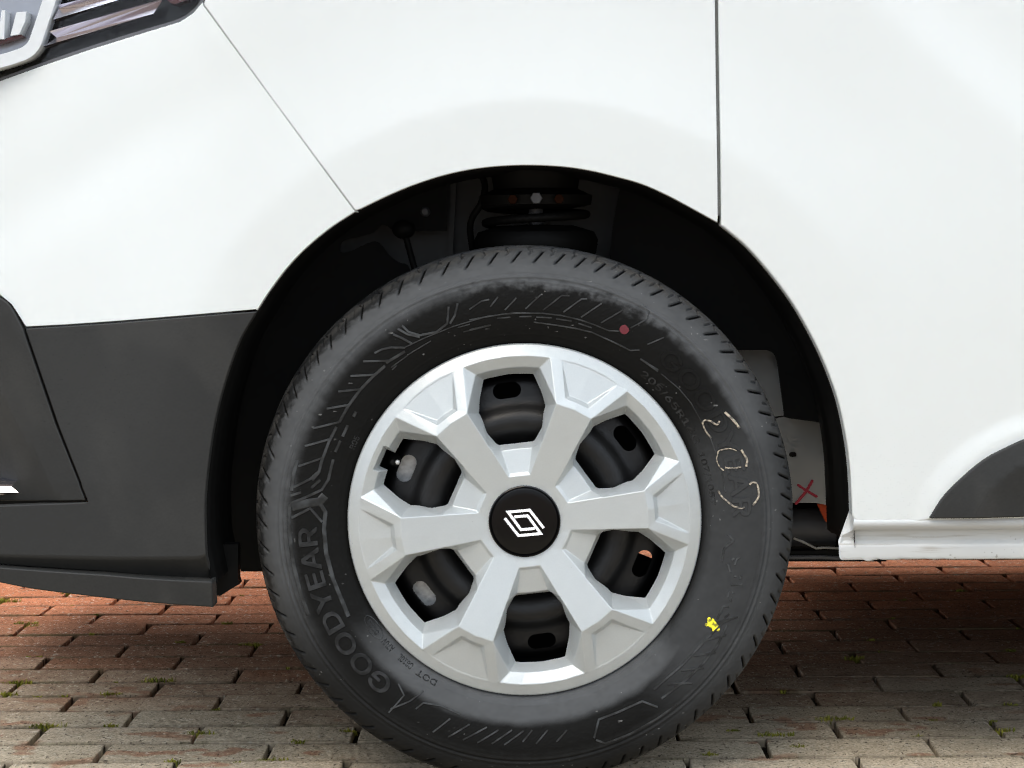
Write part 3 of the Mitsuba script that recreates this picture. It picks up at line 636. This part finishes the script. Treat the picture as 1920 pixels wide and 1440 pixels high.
# ------------------------------------------------------------------ the wheel
W = lambda n: K('wheel', n)
# tyre: a moulded profile with shoulder sipes and tread grooves
prof = np.array([(316, 0.016), (328, 0.0155), (335, 0.011), (341, 0.0055), (350, 0.0010), (362, -0.0030), (372, -0.0056), (378, -0.0069), (384, -0.0079), (400, -0.0100), (415, -0.0110), (430, -0.0110), (444, -0.0098), (456, -0.0075), (468, -0.0040),
                 (478, 0.0000), (486, 0.0050), (493, 0.0105), (499, 0.0170), (504, 0.0240), (508, 0.0320), (511.5, 0.0430), (514.5, 0.0580), (517, 0.0780), (518, 0.0960)])
fine = spline(np.column_stack([prof[:, 0] * U, prof[:, 1]]), 0.0016)
fr, fy = fine[:, 0] / U, fine[:, 1]
back = np.column_stack([prof[::-2, 0][1:], 0.192 - prof[::-2, 1][1:]])
fr, fy = np.concatenate([fr, back[:, 0]]), np.concatenate([fy, back[:, 1]])
NT = 2640
th = np.arange(NT) / NT * 2 * np.pi
R_, Y_ = np.tile(fr, (NT, 1)), np.tile(fy, (NT, 1))
TH = np.tile(th[:, None], (1, len(fr)))
dfr, dfy = np.gradient(fr), np.gradient(fy * 1510)
ln = np.hypot(dfr, dfy)
nr, ny = -dfy / ln * -1, dfr / ln * -1        # outward from the rubber, in the (r, y) section
nr, ny = np.where(ny * 0 + 1 > 0, nr, nr), ny
depth = np.zeros_like(R_)
def groove(dist, half, soft):
    return 1 - sstep(half - soft, half + soft, np.abs(dist))
NS = 74
pitch = 2 * np.pi / NS
rowi = np.where(Y_ < 0.096, 1, 0)
for kind in (0, 1):
    lo, hi = (485, 507) if kind == 0 else (499, 509)
    lean = np.radians(1.75) * (497 - R_) / 18
    ph = (TH - lean + pitch * (0.5 * kind) + np.radians(1.1) * np.sin(TH * 5)) / pitch
    dist = (ph - np.round(ph)) * pitch * R_
    along = sstep(lo - 2, lo + 2, R_) * (1 - (sstep(hi - 1, hi + 1.5, R_)))
    depth += rowi * groove(dist, 2.4 - 0.8 * kind, 1.0) * along * (7.0 - 3 * kind)
# on the tread the sipes go on as thin curved cuts
ph = (TH - np.radians(1.3) * np.sin((Y_ - 0.02) * 60)) / pitch
dist = (ph - np.round(ph)) * pitch * R_
depth += groove(dist, 2.0, 1.0) * sstep(505, 508, R_) * 6.0
for yc in (0.054, 0.096, 0.138):
    depth += groove((Y_ - yc) * 1510, 6, 2) * 9
for rc, wd, hh in ((450, 1.3, 1.1), (458.5, 1.4, 1.6), (441, 0.9, 0.6), (350.5, 1.2, 0.9)):
    depth += -hh * groove(R_ - rc, wd, 1.0) * (Y_ < 0.05)
depth += groove(R_ - 454, 1.4, 0.9) * (Y_ < 0.05) * 2.4 + groove(R_ - 463, 1.0, 0.8) * (Y_ < 0.05) * 1.4
depth += (meshkit.fbm(np.stack([np.cos(TH) * 9, np.sin(TH) * 9, R_ * 0.03], -1), 3, 2) - 0.5) * 0.5 * (Y_ < 0.05)
depth = np.minimum(depth, 9)
RR, YY = R_ - nr[None] * depth, Y_ - ny[None] * depth * U
X_, Z_ = RR * U * np.cos(TH), HUBZ + RR * U * np.sin(TH)
low = np.clip(0.012 - Z_, 0, None)
YY = YY + np.where(YY < 0.09, -0.35, 0.35) * low
Z_ = np.maximum(Z_, 0.0006 + 0.15 * np.clip(Z_, 0, 0.004))
kk = len(fr)
i, j = np.meshgrid(np.arange(NT), np.arange(kk - 1), indexing='ij')
q = np.stack([i * kk + j, (i + 1) % NT * kk + j, (i + 1) % NT * kk + j + 1, i * kk + j + 1], -1).reshape(-1, 4)
put(W('tyre'), trimesh.Trimesh(np.stack([X_, YY, Z_], -1).reshape(-1, 3), np.vstack([q[:, [0, 1, 2]], q[:, [0, 2, 3]]]), process=False), 'rubber', smooth=True, label='black tyre, dusty grey on its shoulder, with raised lettering')

half = len(fine)
def side_y(r):
    return np.interp(r, fr[:half], fy[:half])

def on_wall(a, r, h):
    """A point on the sidewall at angle a (degrees) and radius r (drawing units), h units proud of it."""
    a, r = np.radians(np.asarray(a, float)), np.asarray(r, float)
    return np.stack([r * U * np.cos(a), side_y(r) - np.asarray(h) * U, HUBZ + r * U * np.sin(a)], -1)

def ribbon(path, w, h):
    """A raised rib along (angle, radius) points on the sidewall: w wide, h high, with bevelled flanks."""
    p = np.asarray(path, float)
    xy = np.column_stack([p[:, 1] * np.cos(np.radians(p[:, 0])), p[:, 1] * np.sin(np.radians(p[:, 0]))])
    xy = densify(xy, 5, closed=False)
    t = np.gradient(xy, axis=0)
    t /= np.linalg.norm(t, axis=1, keepdims=True) + 1e-9
    s = np.column_stack([-t[:, 1], t[:, 0]])
    rows = []
    for o, hh in ((-0.5, -0.5), (-0.32, h), (0.32, h), (0.5, -0.5)):
        c = xy + s * o * w
        rows.append(on_wall(np.degrees(np.arctan2(c[:, 1], c[:, 0])), np.hypot(c[:, 0], c[:, 1]), hh))
    v = np.vstack(rows)
    n = len(xy)
    i = np.arange(n - 1)
    f = [np.vstack([np.column_stack([k * n + i, k * n + i + 1, (k + 1) * n + i + 1]), np.column_stack([k * n + i, (k + 1) * n + i + 1, (k + 1) * n + i])]) for k in range(3)]
    return trimesh.Trimesh(v, np.vstack(f), process=False)

def wall_text(text, a0, a1, rbase, height, h=1.0, bold=True):
    """Raised letters on the sidewall, running clockwise from angle a0 to a1, tops outward."""
    m = meshkit.text_mesh(text, height, h, bold)
    m = trimesh.Trimesh(*trimesh.remesh.subdivide_to_size(m.vertices, m.faces, height * 0.22), process=False)
    v = m.vertices.copy()
    t = (v[:, 0] - v[:, 0].min()) / (v[:, 0].max() - v[:, 0].min())
    return trimesh.Trimesh(on_wall(a0 + (a1 - a0) * t, rbase + v[:, 1], np.where(v[:, 2] > h / 2, h, -0.5)), m.faces, process=False)

for k_, (text, a0, a1, rb, hh, e) in enumerate((("GOODYEAR", 230.5, 181.0, 390, 33, 1.5), ("GOODYEAR", 50.5, 1.0, 390, 33, 1.6), ("205/65R16C", 51.5, 24.0, 349, 11.5, 0.9), ("107/105T", 21.0, 4.5, 349, 10, 0.9),
                                              ("DOT", 241.2, 234.2, 345, 10, 0.8), ("C810L", 232.2, 226.8, 343, 11, 0.8), ("A7UV", 224.2, 219.8, 343, 11, 0.8), ("0823", 217.3, 212.2, 345, 8, 0.8), ("R05", 156.8, 152.6, 346, 10, 0.7))):
    put(W('lettering' + (f'_{k_:03d}' if k_ else '')), wall_text(text, a0, a1, rb, hh, e), 'rubber' if k_ == 1 else 'letter_rubber', label=f'raised lettering {text} on the tyre sidewall')
ov = [(215 + 4.3 * math.cos(t), 348.5 + 9.5 * math.sin(t)) for t in np.linspace(0, 6.2832, 25)]

ribs = []
for w, h, lines in (
    (3.2, 1.1, [[(134.57, 424.9), (129.58, 393.6)], [(139.4, 423.7), (135.18, 393.5)], [(144.43, 424.4), (140.57, 394.3)], [(149.63, 425.3), (145.82, 394.3)], [(155.63, 432.0), (151.14, 392.8)], [(160.41, 433.6), (156.51, 395.6)], [(165.69, 435.1), (161.91, 395.4)], [(123.89, 394.2), (126.8, 410.1), (129.02, 417.9), (131.03, 421.5)]]),
    (4.2, 1.2, [[(124.45, 388.7), (130.49, 393.8)], [(131.26, 390.7), (135.78, 392.2), (140.68, 393.7), (145.94, 393.8), (151.14, 392.8)], [(152.6, 393.1), (157.21, 394.6), (162.04, 395.1), (166.16, 395.4), (168.43, 404.0)], [(150.79, 376.4), (154.37, 375.4)], [(146.28, 376.1), (147.92, 375.0)], [(161.44, 376.0), (167.56, 375.5)], [(155.7, 375.8), (159.28, 376.8)]]),
    (3.4, 1.3, [[(124.44, 427.7), (123.13, 412.4), (121.71, 393.6)], [(122.75, 431.6), (121.38, 412.9), (118.98, 396.8)], [(121.38, 432.4), (120.83, 415.3), (118.76, 399.5), (114.34, 391.0), (110.82, 397.6), (108.87, 426.6)], [(106.5, 427.3), (108.13, 407.2), (110.13, 395.7)]]),
    (1.8, 1.0, [[(124.05, 395.5), (117.73, 391.0), (109.54, 388.8), (100.0, 390.5), (92.05, 391.6), (87.2, 390.6)], [(130.33, 381.2), (122.96, 380.5), (116.8, 380.7)], [(107.39, 372.9), (99.21, 372.7)], [(130.5, 376.7), (128.73, 377.7)], [(108.48, 384.0), (104.96, 383.3)]]),
    (6.0, 1.2, [[(171.89, 439.4), (167.64, 440.6), (164.25, 439.3)], [(175.04, 439.0), (178.33, 441.0), (183.23, 440.0), (190.39, 439.9), (197.14, 440.4), (202.9, 441.6)], [(174.54, 384.0), (176.81, 373.3), (181.93, 375.8), (188.66, 376.3), (196.25, 375.1), (203.87, 373.9), (208.03, 375.9)]]),
    (4.0, 1.2, [[(162.54, 396.4), (165.61, 394.9), (168.17, 408.0), (171.0, 436.1)], [(161.91, 375.9), (167.48, 375.0), (170.61, 384.0), (172.94, 409.1), (175.04, 439.0)], [(178.58, 435.8), (175.96, 401.1), (179.7, 378.6)], [(173.14, 440.3), (171.97, 420.4)], [(170.44, 403.1), (167.93, 389.3)]]),
    (12.0, 1.0, [[(175.83, 435.5), (174.74, 412.1), (173.94, 385.4), (172.04, 376.3)]]),
    (2.4, 1.0, [[(98.56, 407.2), (96.24, 423.7)], [(94.88, 397.7), (91.63, 419.0)], [(89.36, 398.1), (85.48, 426.0)], [(84.59, 397.5), (80.36, 428.4), (78.45, 430.6)], [(79.2, 398.4), (75.32, 429.9), (74.0, 432.6)], [(74.25, 396.7), (70.27, 432.8)], [(68.68, 398.5), (64.85, 436.0)], [(61.09, 412.9), (58.59, 442.7), (59.09, 457.2), (61.14, 461.0)], [(104.11, 410.2), (100.57, 420.2), (98.56, 420.8)]]),
    (2.2, 0.9, [[(104.83, 391.2), (99.89, 389.9), (94.98, 390.5), (89.81, 390.4), (84.66, 391.3), (79.48, 391.8), (74.19, 391.5), (70.02, 390.7), (66.07, 390.2), (63.28, 397.9)], [(105.59, 373.3), (99.38, 373.6)], [(86.97, 373.7), (79.91, 372.4), (75.08, 373.8), (70.22, 375.9), (63.29, 374.8), (57.99, 376.3), (55.98, 386.1)], [(97.24, 383.9), (93.52, 383.5)], [(91.05, 383.7), (87.66, 384.2)], [(86.41, 383.2), (82.1, 384.8)], [(80.83, 384.0), (76.48, 385.4)], [(74.54, 384.4), (70.64, 383.7)], [(55.09, 402.7), (52.71, 431.7)], [(54.3, 373.6), (48.37, 377.9)]]),
    (3.2, 1.1, [[(326.03, 403.6), (330.27, 433.3)], [(321.03, 404.8), (325.21, 433.9)], [(315.94, 405.2), (320.42, 434.1)], [(310.86, 406.2), (315.66, 437.4)], [(331.59, 409.3), (335.1, 432.7)], [(333.4, 418.8), (327.23, 406.6), (317.42, 400.3), (307.09, 398.6)], [(332.74, 425.3), (326.88, 429.8), (320.68, 427.8), (314.66, 424.5), (307.29, 420.6)], [(287.35, 428.3), (290.11, 398.4), (295.95, 400.0), (302.75, 404.1), (305.19, 429.5)], [(287.66, 432.9), (289.59, 445.8), (296.07, 447.5), (303.56, 447.6), (309.23, 448.7)]]),
    (2.6, 1.0, [[(250.19, 430.7), (254.49, 396.0)], [(253.87, 427.7), (259.28, 394.2)], [(257.59, 426.5), (262.52, 396.3)], [(261.24, 423.5), (266.19, 394.0)], [(264.44, 422.5), (269.35, 395.1)], [(246.16, 432.7), (249.02, 396.7)], [(239.51, 408.1), (240.54, 391.3), (245.22, 381.6), (251.17, 383.7)], [(234.11, 433.6), (237.12, 401.2), (238.91, 372.3)], [(234.28, 441.7), (234.96, 398.0), (231.79, 386.7)]]),
    (2.6, 1.0, [[(269.11, 415.3), (271.72, 393.6)], [(272.58, 419.5), (275.92, 395.7)], [(277.81, 419.6), (281.07, 401.3)]]),
    (1.6, 0.9, [[(54.37, 372.8), (48.17, 375.2)], [(46.97, 376.3), (40.46, 380.9), (35.26, 381.9), (29.13, 379.7), (23.44, 380.7), (18.46, 379.9), (13.89, 380.3), (8.1, 379.5)]]),
    (3.0, 0.8, [[(356.09, 381.2), (354.55, 391.8)], [(354.47, 393.2), (352.0, 377.0), (348.13, 377.2)], [(349.79, 399.1), (349.05, 394.4)], [(350.41, 408.2), (349.47, 402.3), (348.02, 401.5)], [(348.02, 387.3), (345.81, 396.5)], [(345.08, 405.0), (345.13, 409.2)], [(345.65, 418.3), (344.72, 417.2)], [(342.58, 404.3), (343.5, 424.0)], [(340.71, 404.3), (339.09, 405.5)], [(340.9, 412.6), (340.59, 410.5)], [(339.42, 412.0), (338.45, 413.2)], [(337.05, 414.3), (336.45, 404.1), (332.73, 404.2)], [(335.29, 420.0), (333.94, 415.4)], [(335.52, 437.5), (331.94, 407.1)]]),
):
    ribs += [ribbon(l, w * 1.45, h * 1.25) for l in lines]
ribs.append(ribbon(ov, 1.6, 0.8))
put(W('sidewall_ribbing'), join(ribs), 'relief_rubber', smooth=30)

chalk = [[(28.56, 425.5), (26.68, 430.6), (25.1, 434.6), (23.35, 437.1)], [(28.97, 381.6), (29.08, 387.1), (28.3, 394.3), (26.99, 399.5), (26.63, 404.4), (27.14, 409.5)], [(29.05, 380.7), (27.33, 378.3), (25.38, 379.3), (23.9, 382.1)], [(19.04, 382.4), (19.76, 385.2), (19.77, 394.7), (19.37, 407.8), (18.33, 416.9)], [(18.23, 426.0), (16.54, 429.0), (15.24, 430.8), (13.71, 426.2)], [(18.88, 382.0), (17.87, 377.4), (15.74, 377.8), (14.09, 384.0)], [(14.9, 387.7), (14.12, 401.2), (14.03, 417.0)], [(9.14, 425.4), (9.6, 431.6), (9.14, 438.9), (7.79, 440.7), (5.77, 438.9), (3.83, 427.6)], [(8.75, 366.7), (6.89, 371.8), (5.55, 379.7), (3.89, 392.1), (3.28, 405.2), (3.53, 411.9)]]
put(W('chalk_mark'), join([ribbon(np.array(spline(np.array(c), 1.5)), w, 1.9) for c, w in zip(chalk, (5.4, 4.2, 3.6, 2.6, 4.6, 2.6, 3.4, 4.4, 3.8))]), 'chalk', smooth=30, label='cream chalk figures written by hand on the tyre sidewall')
def wall_patch(poly, h):
    """A thin coat of paint on the sidewall: the outline in drawing units, x right and z up of the hub."""
    ms = []
    for g in getattr(poly, 'geoms', [poly]):
        v, f = trimesh.creation.triangulate_polygon(g, engine='earcut')
        v, f = trimesh.remesh.subdivide_to_size(np.column_stack([v, v[:, 0] * 0]), f, 3.0)
        ms.append(trimesh.Trimesh(on_wall(np.degrees(np.arctan2(v[:, 1], v[:, 0])), np.hypot(v[:, 0], v[:, 1]), h), f, process=False))
    return join(ms)

def daub(spots, seed):
    rr = np.random.default_rng(seed)
    out = sg.Polygon()
    for cx_, cz_, rad in spots:
        t = np.linspace(0, 2 * np.pi, 40, endpoint=False)
        k = 0.78 + 0.44 * meshkit.fbm(np.column_stack([np.cos(t) * 1.6 + cx_, np.sin(t) * 1.6 + cz_, t * 0]), 3, seed)
        out = out.union(sg.Polygon(np.column_stack([cx_ + np.cos(t) * rad * k, cz_ + np.sin(t) * rad * k])))
    return out.simplify(0.25)
DOT = [[(62.36, 404.4)]][0][0]
put(W('paint_dot'), wall_patch(daub([(DOT[1] * math.cos(math.radians(DOT[0])), DOT[1] * math.sin(math.radians(DOT[0])), 8.5)], 2), 0.9), 'paint_red', label='dull red paint dot on the upper tyre sidewall')
SP = [(a - 983.5, 977 - b, r) for a, b, r in ((1334, 1172, 7.5), (1340, 1177, 6.5), (1329, 1168, 5.0), (1328, 1162, 3.2), (1335, 1163, 2.4), (1323, 1173, 3.0), (1345, 1182, 3.2), (1337, 1182, 4.0))]
put(W('paint_mark'), wall_patch(daub(SP, 5), 1.1), 'paint_yellow', label='bright yellow paint dab on the lower right of the tyre')

# wheel cover: one sixth of its relief as faceted plates, mirrored and turned, sampled on a polar grid with small rounded edges
def sp(along, perp):
    return (along * 0.5 + perp * 0.866, along * 0.866 - perp * 0.5)
def ri(u, v, h):
    return (u, v, h)
Pn = {
    'h0': (0, 62, -3), 'h1': (31, 53.7, -3), 'v': (20, 86, 0.94), 'v0': (0, 86.5, 1.1), 'p0': (0, 91.5, -3.5), 'p': (17.4, 91, -3.5), 'q0': (0, 137, -13), 'q': (29.0, 136, -13),
    'g': (49.6, 147, 12.8), 'k': (82.5, 215.3, 25.9), 'f0': (0, 147, -60), 'f': (34, 147.5, -60), 'e': (56.5, 180, -60), 'd': (59, 206, -60), 'c': (40.5, 264, -60), 'c0': (0, 268, -60),
    'b': (60, 282.5, -17), 'bm': (30.2, 287.5, -17), 'b0': (0, 289, -17), 'a': (82, 300, -6), 'am': (41.2, 308.4, -6), 'a0': (0, 311, -6),
    'm': (*sp(231, 0), 26.6), 'i': (*sp(243, -23.5), 19), 'im': (*sp(244, 0), 20), 'j': (*sp(249.5, -18.5), 7), 'jm': (*sp(250.5, 0), 7.5), 'o': (*sp(304.5, -57), -7), 'om': (*sp(311, 0), -8), 'on': (*sp(309.4, -30), -8),
    'z0': (0, 150, -60), 'zb': (0, 200, -60),
}
F = ['h0 h1 v', 'h0 v v0', 'v0 v p', 'v0 p p0', 'p0 p q', 'p0 q q0', 'h1 k v', 'h1 m k', 'v k g', 'v q p', 'v g q', 'g f q', 'q0 q f', 'q0 f f0', 'g k d', 'g d e', 'g e f', 'k a b', 'k b d', 'b c d', 'a am bm', 'a bm b',
     'am a0 b0', 'am b0 bm', 'b bm c', 'bm b0 c0', 'bm c0 c', 'f0 f e', 'f0 e d', 'f0 d c', 'f0 c c0', 'k m im', 'k im i', 'k i o', 'k o a', 'i im jm', 'i jm j', 'i j o', 'j jm om', 'j om on', 'j on o']
TRI = np.array([[Pn[n] for n in f.split()] for f in F])
T2, TH_ = TRI[:, :, :2], TRI[:, :, 2]

def relief(r, deg):
    """Height of the cover (drawing units, towards the viewer) at radius r and angle deg; the six openings stand at 36 + 60 k degrees."""
    d = (deg - 36 + 30) % 60 - 30
    d = np.abs(d)
    u, v = r * np.sin(np.radians(d)), r * np.cos(np.radians(d))
    h = np.full(u.shape, np.nan)
    for (a, b, c), (ha, hb, hc) in zip(T2, TH_):
        den = (b[1] - c[1]) * (a[0] - c[0]) + (c[0] - b[0]) * (a[1] - c[1])
        l1 = ((b[1] - c[1]) * (u - c[0]) + (c[0] - b[0]) * (v - c[1])) / den
        l2 = ((c[1] - a[1]) * (u - c[0]) + (a[0] - c[0]) * (v - c[1])) / den
        l3 = 1 - l1 - l2
        inside = (l1 >= -1e-3) & (l2 >= -1e-3) & (l3 >= -1e-3) & np.isnan(h)
        h = np.where(inside, l1 * ha + l2 * hb + l3 * hc, h)
    rim = -7 - (r - 311) / 21 * 9.0
    h = np.where(np.isnan(h), np.where(r > 295, rim, -3.0), h)
    return h

def cover(r, deg):
    h = 0
    offs = [(0, 0)] + [(0.8 * math.cos(t), 0.8 * math.sin(t)) for t in np.arange(0, 6.28, 1.0472)] + [(1.5 * math.cos(t), 1.5 * math.sin(t)) for t in np.arange(0.5, 6.28, 1.0472)]
    a = np.radians(deg)
    for ox, oy in offs:
        x, z = r * np.cos(a) + ox, r * np.sin(a) + oy
        h = h + relief(np.hypot(x, z), np.degrees(np.arctan2(z, x)))
    return h / len(offs)

RG = np.concatenate([np.arange(63, 311, 1.15), np.linspace(311, 331.5, 12)])
NA = 1536
DG = np.arange(256) / 256 * 60 + 6
rg, dg = np.meshgrid(RG, DG, indexing='ij')
one = cover(rg, dg)
Hc = np.tile(one, (1, 6))
DGf = np.arange(NA) / NA * 360 + 6
rf, df = np.meshgrid(RG, DGf, indexing='ij')
# notch for the valve in the opening at 156 degrees
dx = rf * np.sin(np.radians(df - 156)); dv = rf * np.cos(np.radians(df - 156))
nb = np.maximum(np.abs(dx - 1) - 15, np.abs(dv - 268) - 21)
wall = np.interp(nb, [-1, 9, 10], [-60, -18, 50])
Hc = np.where(nb < 10, np.minimum(Hc, wall), Hc)
# rolled outer edge
ext = [(332.6, -2.0), (333.4, -5.0), (333.6, -9.0), (332.0, -16.0)]
last = Hc[-1]
Rr = np.concatenate([RG, [e[0] for e in ext]])
Hh = np.vstack([Hc] + [last[None] + e[1] for e in ext])
a = np.radians(DGf)
Y0 = -0.0035
v = np.stack([np.outer(Rr, np.cos(a)) * U, Y0 - Hh * U, HUBZ + np.outer(Rr, np.sin(a)) * U], -1).reshape(-1, 3)
i, j = np.meshgrid(np.arange(len(Rr) - 1), np.arange(NA), indexing='ij')
q = np.stack([i * NA + j, (i + 1) * NA + j, (i + 1) * NA + (j + 1) % NA, i * NA + (j + 1) % NA], -1).reshape(-1, 4)
cm = trimesh.Trimesh(v, np.vstack([q[:, [0, 1, 2]], q[:, [0, 2, 3]]]), process=False)
cm = trimesh.intersections.slice_mesh_plane(cm, [0, -1, 0], [0, Y0 + 45 * U, 0])
put(W('wheel_cover'), cm, 'silver_paint', smooth=True, label='silver six-spoke wheel cover')

# centre cap and emblem
put(W('centre_cap'), lathe_y([(0.0, -0.0066), (50 * U, -0.0064), (61.0 * U, -0.0057), (62.6 * U, -0.0046), (63.6 * U, -0.0043), (65.2 * U, -0.0056), (66.8 * U, -0.0050), (67.6 * U, -0.002), (67.6 * U, 0.004)], 160), 'gloss_black', smooth=40, label='glossy black centre cap of the wheel')
def mark(pts):
    return prism(sg.LineString([((880 + a / 7.2 - 983.5) * U, HUBZ + (977 - (880 + b / 7.2)) * U) for a, b in pts]).buffer(2.6 * U, cap_style='flat', join_style='mitre'), -0.0072, -0.006)
put(W('emblem'), mark([(1003, 787), (815, 541), (524, 566), (697, 806), (880, 790)]), 'emblem_white', label='white interlocking lozenge emblem on the centre cap')
put(W('emblem_001'), mark([(480, 648), (662, 886), (962, 860), (788, 617), (606, 632)]), 'emblem_white')

# steel rim behind the cover with its six oval vents
rp = [(52, 0.060), (100, 0.056), (136, 0.052), (148, 0.0450), (158, 0.0395), (172, 0.0352), (186, 0.0342), (198, 0.0362), (208, 0.0415), (217, 0.0465), (230, 0.0490), (250, 0.0510), (262, 0.0540), (272, 0.066), (284, 0.082), (300, 0.085), (312, 0.060), (318, 0.020), (323, 0.016), (326, 0.018)]
rp = spline(np.array([(r * U, y) for r, y in rp]), 0.003)
shell = np.vstack([rp, np.column_stack([rp[::-1, 0], rp[::-1, 1] + 0.004])])
shell = np.vstack([shell, shell[:1]])
rm = lathe_y(shell, 192)
rm.merge_vertices()
man = m3.Manifold(m3.Mesh(rm.vertices.astype(np.float32), rm.faces.astype(np.uint32)))
if man.volume() < 0:
    man = m3.Manifold(m3.Mesh(rm.vertices.astype(np.float32), rm.faces[:, ::-1].astype(np.uint32)))
for k_ in range(6):
    a_ = math.radians(36 + 60 * k_ + 1.5)
    oval = sg.LineString([(243 * U * math.cos(a_) - s * 12 * U * math.sin(a_), HUBZ + 243 * U * math.sin(a_) + s * 12 * U * math.cos(a_)) for s in (-1, 1)]).buffer(15 * U)
    cut_ = prism(oval, 0.0, 0.2)
    cut_.merge_vertices()
    if cut_.volume < 0:
        cut_.invert()
    man = man - m3.Manifold(m3.Mesh(cut_.vertices.astype(np.float32), cut_.faces.astype(np.uint32)))
put(W('rim'), man, 'rim_black', smooth=40, label='black steel rim seen through the openings of the wheel cover')
put(W('brake_disc'), lathe_y([(60 * U, 0.115), (170 * U, 0.115), (170 * U, 0.105), (214 * U, 0.105), (214 * U, 0.130), (60 * U, 0.130)], 128), 'rust', smooth=30)
ca = np.radians(np.linspace(128, 232, 30))
cal = sg.Polygon([(r * U * math.cos(t), HUBZ + r * U * math.sin(t)) for r, ts in ((262, ca), (186, ca[::-1])) for t in ts])
put(W('brake_caliper'), prism(cal, 0.078, 0.13), 'dull_metal')
sh = np.radians(np.linspace(-8, 338, 90))
put(W('brake_shield'), prism(sg.Polygon([(r * U * math.cos(t), HUBZ + r * U * math.sin(t)) for r, ts in ((296, sh), (150, sh[::-1])) for t in ts]).buffer(0), 0.136, 0.139), 'liner_plastic')
put(W('rim_barrel'), lathe_y([(326 * U, 0.018), (305 * U, 0.05), (290 * U, 0.10), (292 * U, 0.16), (322 * U, 0.18)], 128), 'rim_black', smooth=40)
# tyre valve in its notch
va, vr = math.radians(156.1), 271
vx, vz = vr * U * math.cos(va), HUBZ + vr * U * math.sin(va)
put(W('valve'), join([lathe_y([(0.0, 0.016), (0.0028, 0.0165), (0.0036, 0.019), (0.0036, 0.03), (0.0065, 0.034), (0.009, 0.05)], 24, (vx, vz))]), 'liner_plastic', smooth=40, label='black rubber tyre valve in a notch of the wheel cover')
put(W('valve_tip'), lathe_y([(0.0, 0.0145), (0.0022, 0.0150), (0.0031, 0.0170), (0.0031, 0.0195)], 20, (vx + 0.0062, vz)), 'dull_metal', smooth=40)

# ------------------------------------------------------------------ the rest of the van, which shades the ground
side = sg.Polygon([(-0.93, 0.40), (-0.97, 0.44), (-0.97, 0.60), (-0.90, 0.85), (-0.72, 1.03), (-0.12, 1.20), (0.50, 1.86), (0.80, 1.97), (4.15, 1.97), (4.22, 1.2), (4.22, 0.30), (0.42, 0.30), (0.42, 0.33), (-0.40, 0.33), (-0.42, 0.40)])
side = side.difference(sg.Point(AX, AZ).buffer(0.435, 48))
def solid(m):
    m.merge_vertices()
    if m.volume < 0:
        m.invert()
    return m3.Manifold(m3.Mesh(m.vertices.astype(np.float32), m.faces.astype(np.uint32)))
plan = spline(np.array([(-0.66, 0.10), (-0.80, 0.20), (-0.92, 0.50), (-0.96, 0.95), (-0.90, 1.30), (-0.72, 1.50), (-0.40, 1.62), (0.0, 1.78), (0.45, 1.92)]), 0.04)
plan = sg.Polygon(np.vstack([plan, [[4.22, 1.93], [4.22, 0.09]]]))
up = trimesh.creation.extrude_polygon(plan, 2.4, engine='earcut')
put(K('body_shell'), solid(prism(side, 0.09, 1.95)) ^ solid(up), 'white_paint')
put(K('engine_bay_wall'), prism(sg.Point(AX, AZ).buffer(0.45, 48).difference(sg.box(-1, -1, 1, 0.24)), 0.55, 1.3), 'liner_plastic')
put(K('light_blocks'), join([prism(sg.box(0.44, z_, 3.9, 0.32), y0_, y1_) for z_, y0_, y1_ in ((0.276, 0.10, 0.298), (0.247, 0.30, 0.598), (0.198, 0.60, 0.948), (0.150, 0.95, 1.198), (0.112, 1.20, 1.84))]), 'liner_plastic')  # unseen stepped boxes, added to keep light off the ground under the van
put(K('undertray', 'nose_light_block'), prism(sg.box(-0.92, 0.172, -0.42, 0.30), 0.76, 1.32), 'liner_plastic')  # unseen box added under the nose to darken the ground there
put(K('floor_pan'), prism(sg.box(0.44, 0.300, 4.15, 0.312), 0.012, 1.84), 'liner_plastic')
